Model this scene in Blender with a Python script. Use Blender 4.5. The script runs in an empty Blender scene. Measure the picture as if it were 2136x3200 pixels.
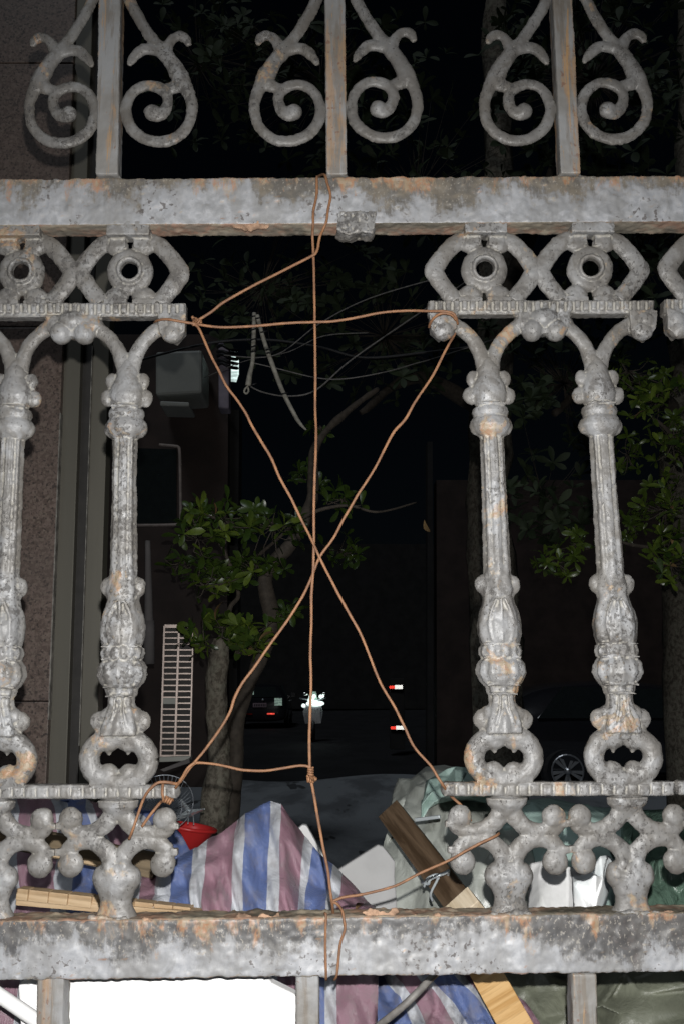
import bpy, bmesh, math, random
import numpy as np
from mathutils import Vector, Matrix, Euler

random.seed(7)
rng = np.random.default_rng(7)
R = math.radians
scene = bpy.context.scene
col = scene.collection

# ------------------------------------------------------------------ camera
CAM = Vector((0.0, -1.0, 1.5))
F, CX, CY = 3000.0, 1068.0, 1600.0
ROT = (Matrix.Rotation(R(-0.7), 3, 'Z') @ Matrix.Rotation(R(90 + 10.0), 3, 'X') @ Matrix.Rotation(-0.011, 3, 'Z'))
cam_data = bpy.data.cameras.new('camera')
cam = bpy.data.objects.new('camera', cam_data)
col.objects.link(cam)
cam.matrix_world = Matrix.Translation(CAM) @ ROT.to_4x4()
cam_data.sensor_fit = 'VERTICAL'
cam_data.sensor_height = 36.0
cam_data.lens = F / 3200.0 * 36.0
cam_data.clip_start = 0.02
cam_data.clip_end = 600
scene.camera = cam

# ------------------------------------------------------------------ night sky, faint street glow, phone torch
world = bpy.data.worlds.new('World')
scene.world = world
world.use_nodes = True
wn = world.node_tree
bg = wn.nodes['Background']
sky = wn.nodes.new('ShaderNodeTexSky')
sky.sky_type = 'NISHITA'
sky.sun_disc = False
sky.sun_elevation = R(55)
sky.sun_rotation = R(200)
wn.links.new(sky.outputs['Color'], bg.inputs['Color'])
bg.inputs['Strength'].default_value = 0.0004

sd = bpy.data.lights.new('moonlight', 'SUN')
sd.energy = 0.34
sd.angle = R(12)
sd.color = (0.86, 0.93, 1.0)
so = bpy.data.objects.new('moonlight', sd)
col.objects.link(so)
so.rotation_euler = Euler((R(35), 0, R(-20)))

fl = bpy.data.lights.new('phone_torch', 'SPOT')
fl.energy = 100
fl.spot_size = R(125)
fl.spot_blend = 1.0
fl.shadow_soft_size = 0.0035
fl.color = (1.0, 0.985, 0.96)
fo = bpy.data.objects.new('phone_torch', fl)
col.objects.link(fo)
fo.location = CAM + ROT @ Vector((0.004, 0.036, 0.004))
fo.rotation_euler = (ROT @ Matrix.Rotation(R(-17), 3, 'X')).to_euler()

scene.view_settings.view_transform = 'Standard'
scene.view_settings.look = 'None'
scene.view_settings.exposure = 0.0
scene.view_settings.gamma = 1.0
scene.view_settings.use_curve_mapping = False
try:
    scene.cycles.max_bounces = 6
    scene.cycles.diffuse_bounces = 3
    scene.cycles.sample_clamp_indirect = 4
except Exception:
    pass


# ------------------------------------------------------------------ pixel <-> place helpers
def ray(px, py):
    return ROT @ Vector(((px - CX) / F, -(py - CY) / F, -1.0))


def P(px, py, Y=0.0):
    d = ray(px, py)
    t = (Y - CAM.y) / d.y
    return CAM + d * t


def S(px, py, Y=0.0):                      # metres per photo pixel at depth Y
    d = ray(px, py)
    return (Y - CAM.y) / d.y / F


def ground(px, py, z=0.0):
    d = ray(px, py)
    t = (z - CAM.z) / d.z
    return CAM + d * t


# ------------------------------------------------------------------ numpy value noise
def _h(ix, iy, iz, seed):
    n = (ix * 374761393 + iy * 668265263 + iz * 2147483647 % 1274126177 + seed * 974634777).astype(np.int64)
    n = (n ^ (n >> 13)) * 1274126177
    n = n & 0x7fffffff
    n = (n ^ (n >> 16)) & 0xffff
    return n / 65535.0 * 2 - 1


def vnoise(p, scale, seed=0):
    q = p * scale + 1000.0
    i = np.floor(q).astype(np.int64)
    f = q - i
    f = f * f * (3 - 2 * f)
    out = 0
    for dx in (0, 1):
        wx = f[:, 0] if dx else 1 - f[:, 0]
        for dy in (0, 1):
            wy = f[:, 1] if dy else 1 - f[:, 1]
            for dz in (0, 1):
                wz = f[:, 2] if dz else 1 - f[:, 2]
                out = out + wx * wy * wz * _h(i[:, 0] + dx, i[:, 1] + dy, i[:, 2] + dz, seed)
    return out


def fbm(p, scale, octv=4, seed=0, gain=0.5):
    a, s, o = 1.0, scale, 0
    for k in range(octv):
        o = o + a * vnoise(p, s, seed + k * 17)
        a *= gain
        s *= 2.03
    return o


# ------------------------------------------------------------------ node material helpers
class NT:
    def __init__(self, name):
        self.m = bpy.data.materials.new(name)
        self.m.use_nodes = True
        self.t = self.m.node_tree
        self.b = self.t.nodes['Principled BSDF']

    def n(self, kind, **kw):
        nd = self.t.nodes.new(kind)
        for k, v in kw.items():
            setattr(nd, k, v)
        return nd

    def l(self, a, b):
        self.t.links.new(a, b)

    def pos(self, sc=(1, 1, 1), obj=False, rot=(0, 0, 0)):
        if obj:
            src = self.n('ShaderNodeTexCoord').outputs['Object']
        else:
            src = self.n('ShaderNodeNewGeometry').outputs['Position']
        mp = self.n('ShaderNodeMapping')
        mp.inputs['Scale'].default_value = sc
        mp.inputs['Rotation'].default_value = rot
        self.l(src, mp.inputs['Vector'])
        return mp.outputs['Vector']

    def noise(self, vec, scale, detail=4, rough=0.55, dist=0.0):
        nd = self.n('ShaderNodeTexNoise')
        nd.inputs['Scale'].default_value = scale
        nd.inputs['Detail'].default_value = detail
        nd.inputs['Roughness'].default_value = rough
        nd.inputs['Distortion'].default_value = dist
        self.l(vec, nd.inputs['Vector'])
        return nd.outputs['Fac']

    def ramp(self, fac, a, b):                 # smoothstep mask 0..1
        nd = self.n('ShaderNodeMapRange', interpolation_type='SMOOTHSTEP')
        nd.inputs['From Min'].default_value = a
        nd.inputs['From Max'].default_value = b
        self.l(fac, nd.inputs['Value'])
        return nd.outputs['Result']

    def math(self, op, a, b=None):
        nd = self.n('ShaderNodeMath', operation=op)
        for i, v in enumerate((a, b)):
            if v is None:
                continue
            if isinstance(v, (int, float)):
                nd.inputs[i].default_value = v
            else:
                self.l(v, nd.inputs[i])
        return nd.outputs[0]

    def mix(self, fac, a, b):
        nd = self.n('ShaderNodeMix', data_type='RGBA')
        if isinstance(fac, (int, float)):
            nd.inputs[0].default_value = fac
        else:
            self.l(fac, nd.inputs[0])
        for i, v in ((6, a), (7, b)):
            if isinstance(v, tuple):
                nd.inputs[i].default_value = (v[0], v[1], v[2], 1)
            else:
                self.l(v, nd.inputs[i])
        return nd.outputs[2]

    def bump(self, h, strength=0.5, dist=0.001, prev=None):
        nd = self.n('ShaderNodeBump')
        nd.inputs['Strength'].default_value = strength
        nd.inputs['Distance'].default_value = dist
        self.l(h, nd.inputs['Height'])
        if prev is not None:
            self.l(prev, nd.inputs['Normal'])
        return nd.outputs[0]

    def set(self, **kw):
        names = dict(color='Base Color', rough='Roughness', metal='Metallic', spec='Specular IOR Level',
                     normal='Normal', emit='Emission Color', estr='Emission Strength', alpha='Alpha',
                     trans='Transmission Weight', coat='Coat Weight')
        for k, v in kw.items():
            s = self.b.inputs[names[k]]
            if isinstance(v, tuple):
                s.default_value = (v[0], v[1], v[2], 1)
            elif isinstance(v, (int, float)):
                s.default_value = v
            else:
                self.l(v, s)
        return self.m


def mat_iron(name, kind='cast'):
    m = NT(name)
    p = m.pos()
    big = m.noise(p, 11, 4, 0.6, 0.3)
    mid = m.noise(p, 42, 5, 0.62, 0.5)
    fine = m.noise(p, 170, 4, 0.6)
    fine2 = m.noise(m.pos((1, 1, 0.7)), 380, 3, 0.6)
    geo = m.n('ShaderNodeNewGeometry')
    if kind == 'cast':
        paint = m.mix(m.ramp(big, 0.40, 0.60), (0.138, 0.132, 0.124), (0.188, 0.189, 0.192))
        tint = m.noise(p, 26, 4, 0.6, 0.8)
        paint = m.mix(m.math('MULTIPLY', m.ramp(tint, 0.46, 0.60), 0.75), paint, (0.222, 0.226, 0.234))
        # the last coat missed the recesses; their brown also puts contour shade into the colour
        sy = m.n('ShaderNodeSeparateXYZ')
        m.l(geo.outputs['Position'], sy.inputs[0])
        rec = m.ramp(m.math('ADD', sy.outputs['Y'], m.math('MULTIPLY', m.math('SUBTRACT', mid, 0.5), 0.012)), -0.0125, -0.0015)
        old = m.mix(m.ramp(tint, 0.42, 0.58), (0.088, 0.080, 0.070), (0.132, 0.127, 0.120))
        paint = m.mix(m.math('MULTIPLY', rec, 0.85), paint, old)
        # bare dark metal where paint has flaked in clusters
        w = m.math('ADD', m.math('MULTIPLY', mid, 0.7), m.math('MULTIPLY', fine, 0.3))
        soft = m.ramp(w, 0.50, 0.60)
        c = m.mix(m.math('MULTIPLY', soft, 0.6), paint, (0.095, 0.088, 0.080))
        lo = m.ramp(m.noise(m.pos((1, 1, 0.35)), 24, 5, 0.65, 0.6), 0.47, 0.60)
        c = m.mix(m.math('MULTIPLY', lo, 0.45), c, (0.098, 0.094, 0.090))
        clus = m.ramp(m.noise(m.pos((1, 1, 0.6)), 15, 3, 0.6), 0.46, 0.60)
        bare = m.math('MULTIPLY', m.ramp(m.math('ADD', m.math('MULTIPLY', mid, 0.35), m.math('MULTIPLY', fine, 0.65)), 0.515, 0.55), clus)
        c = m.mix(m.math('MULTIPLY', bare, 0.72), c, (0.058, 0.055, 0.053))
        pit = m.ramp(m.math('ADD', fine2, m.math('MULTIPLY', clus, 0.05)), 0.655, 0.69)
        c = m.mix(m.math('MULTIPLY', pit, 0.75), c, (0.05, 0.045, 0.042))
        rn = m.noise(m.pos((1, 1, 0.8)), 19, 5, 0.66, 0.5)
        rust = m.ramp(m.math('ADD', rn, m.math('MULTIPLY', m.math('SUBTRACT', fine, 0.5), 0.18)), 0.585, 0.66)
        rc = m.mix(m.ramp(fine, 0.42, 0.6), (0.27, 0.145, 0.070), (0.26, 0.20, 0.13))
        c = m.mix(m.math('MULTIPLY', rust, 0.75), c, rc)
        crev = m.ramp(geo.outputs['Pointiness'], 0.488, 0.462)
        c = m.mix(m.math('MULTIPLY', crev, 0.6), c, (0.30, 0.285, 0.25))
        edge = m.ramp(geo.outputs['Pointiness'], 0.52, 0.56)
        c = m.mix(m.math('MULTIPLY', edge, 0.35), c, (0.27, 0.25, 0.22))
        h = m.math('ADD', m.math('MULTIPLY', bare, -0.5), m.math('ADD', fine, m.math('MULTIPLY', pit, -0.6)))
        nrm = m.bump(h, 0.75, 0.0010)
    elif kind.startswith('bar'):
        gq = 0.0 if kind == 'bar' else 0.075
        paint = m.mix(m.ramp(big, 0.40, 0.60), (0.165, 0.158, 0.148), (0.215, 0.217, 0.220))
        st = m.noise(m.pos((1.6, 1, 0.14)), 60, 5, 0.65, 0.3)
        st2 = m.noise(m.pos((1.9, 1, 0.22)), 26, 5, 0.7, 0.4)
        dark = m.ramp(st, 0.48, 0.60)
        c = m.mix(m.math('MULTIPLY', dark, 0.6), paint, (0.12, 0.098, 0.075))
        rust = m.ramp(m.math('SUBTRACT', st2, gq), 0.50, 0.60)
        c = m.mix(m.math('MULTIPLY', rust, 0.62), c, (0.27, 0.165, 0.085))
        rust2 = m.ramp(m.math('SUBTRACT', m.noise(m.pos((2.6, 1, 0.16)), 42, 5, 0.7, 0.5), gq), 0.57, 0.63)
        c = m.mix(m.math('MULTIPLY', rust2, 0.7), c, (0.33, 0.19, 0.075))
        spot = m.math('MULTIPLY', m.ramp(fine, 0.58, 0.64), m.ramp(st2, 0.48, 0.54))
        c = m.mix(m.math('MULTIPLY', spot, 0.7), c, (0.14, 0.07, 0.045))
        nrm = m.bump(m.math('ADD', fine, m.math('MULTIPLY', st, 1.2)), 0.45, 0.0009)
    else:                                      # rail: pale paint worn through to brown-black metal in runs
        low = kind == 'rail_low'
        drip = m.noise(m.pos((1.0, 1, 0.24)), 30, 6, 0.66, 0.25)
        patch = m.noise(m.pos((0.8, 1, 0.55)), 7.5, 4, 0.62, 0.7)
        tc = m.n('ShaderNodeTexCoord')
        sep = m.n('ShaderNodeSeparateXYZ')
        m.l(tc.outputs['Object'], sep.inputs[0])
        zz = m.math('MULTIPLY', sep.outputs['Z'], 4.4 if low else 3.4)
        v = m.math('ADD', m.math('ADD', m.math('MULTIPLY', drip, 0.42), m.math('MULTIPLY', patch, 0.62)), m.math('ADD', zz, m.math('MULTIPLY', m.math('SUBTRACT', fine, 0.5), 0.16)))
        white = m.mix(m.ramp(fine, 0.3, 0.7), (0.235, 0.242, 0.258), (0.305, 0.31, 0.325))
        white = m.mix(m.ramp(mid, 0.42, 0.62), white, (0.195, 0.198, 0.205))
        smear = m.noise(m.pos((1.0, 1, 0.12)), 18, 4, 0.6, 0.3)
        white = m.mix(m.math('MULTIPLY', m.ramp(smear, 0.46, 0.62), 0.6), white, (0.165, 0.163, 0.16))
        soft = m.ramp(v, 0.43, 0.58)
        hard = m.ramp(v, 0.49 if low else 0.515, 0.565 if low else 0.585)
        brown = m.mix(m.ramp(mid, 0.40, 0.60), (0.075, 0.068, 0.058) if not low else (0.046, 0.045, 0.046), (0.125, 0.106, 0.080) if not low else (0.088, 0.084, 0.080))
        c = m.mix(m.math('MULTIPLY', soft, 0.55), white, (0.135, 0.132, 0.13))
        c = m.mix(m.math('MULTIPLY', hard, 0.88), c, brown)
        core = m.ramp(v, 0.57 if low else 0.60, 0.66 if low else 0.69)
        c = m.mix(m.math('MULTIPLY', core, 0.6), c, (0.05, 0.046, 0.045) if low else (0.075, 0.066, 0.056))
        chip = m.math('MULTIPLY', m.ramp(fine, 0.575, 0.60), m.ramp(m.noise(p, 13, 3, 0.6), 0.50, 0.58))
        c = m.mix(m.math('MULTIPLY', chip, 0.85), c, (0.07, 0.062, 0.06))
        lite = m.math('MULTIPLY', m.ramp(fine2, 0.60, 0.64), hard)
        c = m.mix(m.math('MULTIPLY', lite, 0.6), c, (0.26, 0.24, 0.21))
        rn = m.noise(m.pos((1.2, 1, 0.5)), 24, 6, 0.72, 0.4)
        rustv = m.math('ADD', rn, m.math('MULTIPLY', sep.outputs['Z'], 5.0))
        rust = m.ramp(rustv, 0.62 if low else 0.60, 0.72 if low else 0.70)
        rc = m.mix(m.ramp(fine, 0.42, 0.58), (0.27, 0.14, 0.075), (0.25, 0.185, 0.12))
        c = m.mix(m.math('MULTIPLY', rust, 0.8), c, rc)
        sn = m.n('ShaderNodeSeparateXYZ')
        m.l(geo.outputs['True Normal'], sn.inputs[0])
        up = m.ramp(m.math('ABSOLUTE', sn.outputs['Z']), 0.30, 0.70)
        topc = m.mix(m.ramp(m.noise(m.pos((0.6, 1, 1)), 33, 5, 0.7), 0.42, 0.58), (0.24, 0.14, 0.095), (0.27, 0.23, 0.17))
        topc = m.mix(m.ramp(patch, 0.47, 0.58), topc, (0.10, 0.088, 0.066))
        topc = m.mix(m.math('MULTIPLY', m.ramp(mid, 0.5, 0.6), 0.7), topc, (0.17, 0.15, 0.12))
        c = m.mix(m.math('MULTIPLY', up, 0.9), c, topc)
        nrm = m.bump(m.math('ADD', m.math('MULTIPLY', fine, 0.7), m.math('MULTIPLY', hard, -0.8)), 0.5, 0.0009)
    return m.set(color=c, rough=m.math('ADD', m.math('MULTIPLY', fine, 0.35), 0.32), metal=0.0, spec=0.45, normal=nrm)


def mat_wire():
    m = NT('rusty_wire_metal')
    a = m.noise(m.pos(), 70, 4, 0.6)
    b = m.noise(m.pos(), 900, 2, 0.5)
    c = m.mix(m.ramp(a, 0.35, 0.65), (0.125, 0.064, 0.036), (0.205, 0.102, 0.050))
    c = m.mix(m.math('MULTIPLY', m.ramp(b, 0.5, 0.62), 0.15), c, (0.13, 0.055, 0.035))
    return m.set(color=c, rough=0.6, spec=0.3, normal=m.bump(b, 0.2, 0.0002))


def mat_simple(name, color, rough=0.6, metal=0.0, spec=0.4, var=0.25, scale=20, bump=0.0, bscale=80, dist=0.002, stretch=(1, 1, 1), coat=0.0, **kw):
    m = NT(name)
    a = m.noise(m.pos(stretch), scale, 5, 0.6)
    dark = tuple(x * (1 - var) for x in color)
    lite = tuple(min(0.95, x * (1 + var)) for x in color)
    c = m.mix(m.ramp(a, 0.3, 0.7), dark, lite)
    m.set(color=c, rough=rough, metal=metal, spec=spec, coat=coat, **kw)
    if bump:
        b = m.noise(m.pos(stretch), bscale, 5, 0.6)
        m.set(normal=m.bump(b, bump, dist))
    return m.m


def mat_tarp(name, dim=1.0):
    m = NT(name)
    tc = m.n('ShaderNodeTexCoord')
    sep = m.n('ShaderNodeSeparateXYZ')
    m.l(tc.outputs['UV'], sep.inputs[0])
    wob = m.math('MULTIPLY', m.math('SUBTRACT', m.noise(m.pos(), 120, 2), 0.5), 0.03)
    fr = m.math('FRACT', m.math('MULTIPLY', m.math('ADD', sep.outputs['X'], wob), 0.25))
    cr = m.n('ShaderNodeValToRGB')
    cr.color_ramp.interpolation = 'CONSTANT'
    e = cr.color_ramp.elements
    blue, white, red = (0.125, 0.175, 0.37, 1), (0.54, 0.56, 0.60, 1), (0.30, 0.175, 0.22, 1)
    blue, white, red = [(c[0] * dim, c[1] * dim, c[2] * dim, 1) for c in (blue, white, red)]
    e[0].position = 0; e[0].color = blue
    e[1].position = 0.25; e[1].color = white
    x = e.new(0.5); x.color = red
    x = e.new(0.75); x.color = white
    m.l(fr, cr.inputs[0])
    dirt = m.noise(m.pos(), 30, 6, 0.7)
    c = m.mix(m.math('MULTIPLY', m.ramp(dirt, 0.45, 0.68), 0.5), cr.outputs[0], (0.22, 0.2, 0.2))
    # woven tape
    def wave(direction):
        w = m.n('ShaderNodeTexWave', wave_type='BANDS', bands_direction=direction)
        w.inputs['Scale'].default_value = 210
        w.inputs['Distortion'].default_value = 1.0
        m.l(m.pos(rot=(0, R(9), 0)), w.inputs['Vector'])
        return w.outputs['Fac']
    wv = m.math('ADD', wave('X'), wave('Z'))
    cre = m.noise(m.pos((1, 1, 0.3)), 50, 6, 0.6, 0.6)
    n1 = m.bump(cre, 0.35, 0.008)
    n2 = m.bump(wv, 0.5, 0.0008, n1)
    return m.set(color=c, rough=0.30, spec=0.6, normal=n2)


def mat_plastic(name, color, alpha_mix=0.0, rough=0.3, bump=0.9):
    m = NT(name)
    a = m.noise(m.pos((1, 1, 0.5)), 9, 6, 0.6, 0.8)
    c = m.mix(m.ramp(a, 0.3, 0.7), tuple(x * 0.72 for x in color), tuple(min(0.9, x * 1.25) for x in color))
    b = m.noise(m.pos((1, 1, 0.6), rot=(0, 0.5, 0)), 22, 7, 0.62, 1.2)
    b2 = m.n('ShaderNodeTexVoronoi', feature='DISTANCE_TO_EDGE')
    b2.inputs['Scale'].default_value = 26
    m.l(m.pos((1, 1, 0.7)), b2.inputs['Vector'])
    h = m.math('ADD', b, m.math('MULTIPLY', b2.outputs['Distance'], 0.55))
    return m.set(color=c, rough=rough, spec=0.6, normal=m.bump(h, bump, 0.012))


def mat_wood(name, c1, c2, scale=14, rough=0.6, axis=0):
    m = NT(name)
    st = [1.0, 1.0, 1.0]
    st[axis] = 0.08
    v = m.pos(tuple(st), obj=True)
    a = m.noise(v, scale * 5, 6, 0.6, 0.9)
    b = m.noise(v, scale * 20, 3, 0.6)
    c = m.mix(m.ramp(a, 0.35, 0.65), c1, c2)
    c = m.mix(m.math('MULTIPLY', m.ramp(b, 0.5, 0.7), 0.3), c, tuple(x * 0.55 for x in c1))
    return m.set(color=c, rough=rough, spec=0.35, normal=m.bump(b, 0.4, 0.0008))


def mat_granite():
    m = NT('granite')
    v = m.n('ShaderNodeTexVoronoi')
    v.inputs['Scale'].default_value = 210
    m.l(m.pos(), v.inputs['Vector'])
    a = m.noise(m.pos(), 130, 6, 0.75)
    big = m.noise(m.pos(), 5, 4, 0.6)
    c = m.mix(m.ramp(a, 0.4, 0.62), (0.100, 0.072, 0.060), (0.185, 0.138, 0.118))
    sv = m.n('ShaderNodeSeparateColor')
    m.l(v.outputs['Color'], sv.inputs[0])
    c = m.mix(m.math('MULTIPLY', m.ramp(sv.outputs[0], 0.8, 0.9), 0.6), c, (0.20, 0.16, 0.13))
    c = m.mix(m.math('MULTIPLY', m.ramp(sv.outputs[1], 0.82, 0.9), 0.7), c, (0.022, 0.018, 0.017))
    c = m.mix(m.math('MULTIPLY', m.ramp(big, 0.35, 0.7), 0.35), c, (0.11, 0.09, 0.08))
    return m.set(color=c, rough=0.42, spec=0.4, normal=m.bump(a, 0.2, 0.001))


def mat_leaf(name, c1, c2, rough=0.32):
    m = NT(name)
    info = m.n('ShaderNodeObjectInfo')
    rn = m.noise(m.pos(), 11, 3)
    f = m.math('MULTIPLY', m.math('ADD', info.outputs['Random'], rn), 0.5)
    c = m.mix(m.ramp(f, 0.2, 0.8), c1, c2)
    vein = m.noise(m.pos(), 160, 3)
    c = m.mix(m.math('MULTIPLY', m.ramp(vein, 0.4, 0.7), 0.3), c, tuple(x * 0.5 for x in c1))
    return m.set(color=c, rough=rough, spec=0.45, normal=m.bump(vein, 0.3, 0.001))


def mat_bark():
    m = NT('bark')
    a = m.noise(m.pos((1, 1, 0.75)), 60, 7, 0.7, 0.4)
    b = m.noise(m.pos(), 26, 5, 0.65)
    c = m.mix(m.ramp(a, 0.38, 0.62), (0.075, 0.064, 0.05), (0.20, 0.18, 0.145))
    c = m.mix(m.math('MULTIPLY', m.ramp(b, 0.5, 0.62), 0.6), c, (0.215, 0.21, 0.165))
    return m.set(color=c, rough=0.85, spec=0.2, normal=m.bump(a, 0.9, 0.006))


def mat_emit(name, color, strength):
    m = NT(name)
    a = m.noise(m.pos((1, 1, 3)), 14, 3)
    c = m.mix(m.ramp(a, 0.35, 0.6), tuple(x * 0.35 for x in color), color)
    return m.set(color=color, emit=c, estr=strength)


def mat_lit_paving():
    m = NT('worn_lit_paving')
    a = m.noise(m.pos(), 60, 6, 0.7)
    b = m.noise(m.pos((1, 0.35, 1)), 1.3, 5, 0.6, 0.4)
    st = m.noise(m.pos((1, 0.3, 1)), 2.6, 3, 0.5, 0.3)
    c = m.mix(m.ramp(a, 0.35, 0.65), (0.28, 0.30, 0.32), (0.38, 0.40, 0.42))
    c = m.mix(m.math('MULTIPLY', m.ramp(b, 0.44, 0.6), 0.6), c, (0.10, 0.103, 0.11))
    c = m.mix(m.math('MULTIPLY', m.ramp(st, 0.63, 0.66), 0.8), c, (0.04, 0.04, 0.04))
    return m.set(color=c, rough=0.8, spec=0.3, normal=m.bump(a, 0.5, 0.004))


def mat_asphalt():
    m = NT('asphalt')
    a = m.noise(m.pos(), 60, 6, 0.7)
    b = m.noise(m.pos((1, 0.6, 1)), 1.1, 5, 0.6, 0.4)
    s = m.noise(m.pos((1, 0.5, 1)), 3.2, 3, 0.5, 0.3)
    c = m.mix(m.ramp(a, 0.35, 0.65), (0.020, 0.020, 0.022), (0.042, 0.042, 0.045))
    c = m.mix(m.math('MULTIPLY', m.ramp(b, 0.42, 0.6), 0.55), c, (0.015, 0.015, 0.016))
    c = m.mix(m.math('MULTIPLY', m.ramp(s, 0.67, 0.70), 0.8), c, (0.03, 0.03, 0.03))
    return m.set(color=c, rough=0.8, spec=0.3, normal=m.bump(a, 0.5, 0.004))


M = dict(
    cast=mat_iron('corroded_cast_iron', 'cast'), bar=mat_iron('corroded_bar_iron', 'bar'),
    rail=mat_iron('flaking_rail_paint', 'rail'), bargrey=mat_iron('grey_bar_iron', 'bar_grey'), rail_low=mat_iron('blackened_rail_paint', 'rail_low'), wire=mat_wire(),
    rust=mat_simple('flaked_rust', (0.235, 0.15, 0.10), 0.9, var=0.55, scale=85, bump=1.0, bscale=200),
    tarp=mat_tarp('striped_woven_tarp'), granite=mat_granite(),
    steel=mat_simple('brushed_olive_metal', (0.14, 0.132, 0.108), 0.5, 0.15, var=0.14, scale=6, bump=0.1, stretch=(1, 1, 0.1)),
    seam=mat_simple('pale_sealant', (0.20, 0.19, 0.17), 0.5, var=0.6, scale=40),
    darkgap=mat_simple('dark_gasket', (0.03, 0.028, 0.026), 0.6),
    lath=mat_wood('pale_pine', (0.40, 0.27, 0.15), (0.58, 0.43, 0.27)),
    oak=mat_wood('orange_pine', (0.46, 0.26, 0.09), (0.62, 0.40, 0.18), axis=2),
    olive=mat_wood('weathered_board', (0.12, 0.09, 0.055), (0.19, 0.145, 0.09)),
    brown=mat_wood('dark_brown_timber', (0.06, 0.038, 0.022), (0.14, 0.095, 0.06), rough=0.4),
    cutend=mat_wood('sawn_end', (0.50, 0.40, 0.27), (0.66, 0.56, 0.42)),
    foam=mat_simple('white_foam_board', (0.80, 0.80, 0.80), 0.7, var=0.04, bump=0.15),
    card=mat_simple('greyish_white_card', (0.42, 0.42, 0.42), 0.6, var=0.06, bump=0.1),
    film=mat_plastic('grey_plastic_film', (0.42, 0.44, 0.40), bump=0.35),
    teal=mat_plastic('pale_green_film', (0.40, 0.54, 0.49), rough=0.25, bump=0.35),
    bag=mat_plastic('white_plastic_bag', (0.90, 0.91, 0.89), rough=0.7, bump=0.15),
    bluebag=mat_plastic('pale_blue_bag', (0.80, 0.93, 0.95), rough=0.5, bump=0.12),
    green=mat_plastic('dark_green_tarp', (0.13, 0.21, 0.16), rough=0.22, bump=0.8),
    olivetarp=mat_plastic('olive_tarp', (0.17, 0.18, 0.135), rough=0.4, bump=0.4),
    red=mat_simple('red_plastic', (0.50, 0.028, 0.028), 0.35, var=0.08, spec=0.4),
    chrome=mat_simple('scuffed_chrome', (0.55, 0.60, 0.62), 0.3, 0.35, var=0.1),
    guard=mat_simple('dark_wire', (0.26, 0.28, 0.31), 0.4, 0.3, var=0.2),
    bark=mat_bark(), twig=mat_simple('dark_twig', (0.055, 0.045, 0.035), 0.8, var=0.3, scale=60),
    leaf=mat_leaf('glossy_leaf', (0.022, 0.044, 0.008), (0.10, 0.14, 0.02)),
    leafd=mat_leaf('dark_leaf', (0.022, 0.036, 0.015), (0.04, 0.058, 0.024), 0.7),
    dry=mat_leaf('dry_leaf', (0.14, 0.08, 0.04), (0.22, 0.15, 0.07)),
    asphalt=mat_asphalt(), litpaving=mat_lit_paving(),
    wallb=mat_simple('brown_wall_tiles', (0.046, 0.030, 0.025), 0.6, var=0.3, scale=3, bump=0.4),
    walld=mat_simple('dark_render', (0.025, 0.023, 0.022), 0.8, var=0.3, scale=2),
    acbox=mat_simple('grey_green_casing', (0.35, 0.36, 0.33), 0.5, var=0.12, scale=2),
    acpurple=mat_simple('mauve_casing', (0.34, 0.30, 0.36), 0.5, var=0.12),
    pipe=mat_simple('pale_pipe', (0.36, 0.30, 0.27), 0.5, var=0.2),
    grille=mat_simple('silvery_grille_paint', (0.74, 0.62, 0.56), 0.35, 0.3, var=0.25, scale=5),
    strap=mat_simple('pale_pvc', (0.42, 0.40, 0.34), 0.6, var=0.3, scale=40),
    black=mat_simple('black_rubber', (0.02, 0.02, 0.022), 0.5, var=0.3),
    cable=mat_simple('grey_cable', (0.18, 0.17, 0.16), 0.55, var=0.3, scale=60),
    carblack=mat_simple('black_car_paint', (0.02, 0.02, 0.024), 0.2, 0.0, spec=0.6, var=0.1, coat=0.5),
    glass=mat_simple('dark_glass', (0.02, 0.025, 0.025), 0.08, 0.0, spec=0.8, var=0.1),
    glintglass=mat_emit('emissive_glint', (0.36, 0.50, 0.42), 0.45),  # reflections and glints put in as emission, nothing lit behind the glass
    alloy=mat_simple('alloy', (0.55, 0.56, 0.58), 0.35, 0.8, var=0.1),
    plate=mat_simple('number_plate', (0.42, 0.30, 0.34), 0.5, var=0.1),
    refw=mat_simple('white_reflective_tape', (0.95, 0.95, 0.9), 0.2, 1.0, var=0.02),
    refr=mat_simple('red_reflective_tape', (0.95, 0.06, 0.04), 0.2, 1.0, var=0.05),
    redglint=mat_emit('emissive_red_glint', (1.0, 0.09, 0.06), 1.6),  # red reflector's glint put in as emission
    whiteglint=mat_emit('emissive_white_glint', (0.85, 1.0, 0.95), 2.2),  # torch glints on the scooter put in as emission
    window=mat_emit('lit_window', (0.80, 1.0, 0.95), 1.3),
    concrete=mat_simple('concrete', (0.16, 0.15, 0.15), 0.8, var=0.2, scale=3),
)


# ------------------------------------------------------------------ object helpers
def link(name, mesh, m, parent=None, smooth=True):
    if m is not None and not mesh.materials:
        mesh.materials.append(m)
    if smooth:
        for p_ in mesh.polygons:
            p_.use_smooth = True
    o = bpy.data.objects.new(name, mesh)
    col.objects.link(o)
    if parent is not None:
        o.parent = parent
        o.matrix_parent_inverse = Matrix.Identity(4)
    return o


def thing(name, label, cat, loc=(0, 0, 0), group=None):
    o = bpy.data.objects.new(name, None)
    o.empty_display_size = 0.05
    col.objects.link(o)
    o.location = loc
    o['label'] = label
    o['category'] = cat
    if group:
        o['group'] = group
    return o


def tag(o, label, cat, group=None):
    o['label'] = label
    o['category'] = cat
    if group:
        o['group'] = group
    return o


def recentre(me, o, origin):
    me.transform(Matrix.Translation(-Vector(origin)))
    o.location = origin


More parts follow.
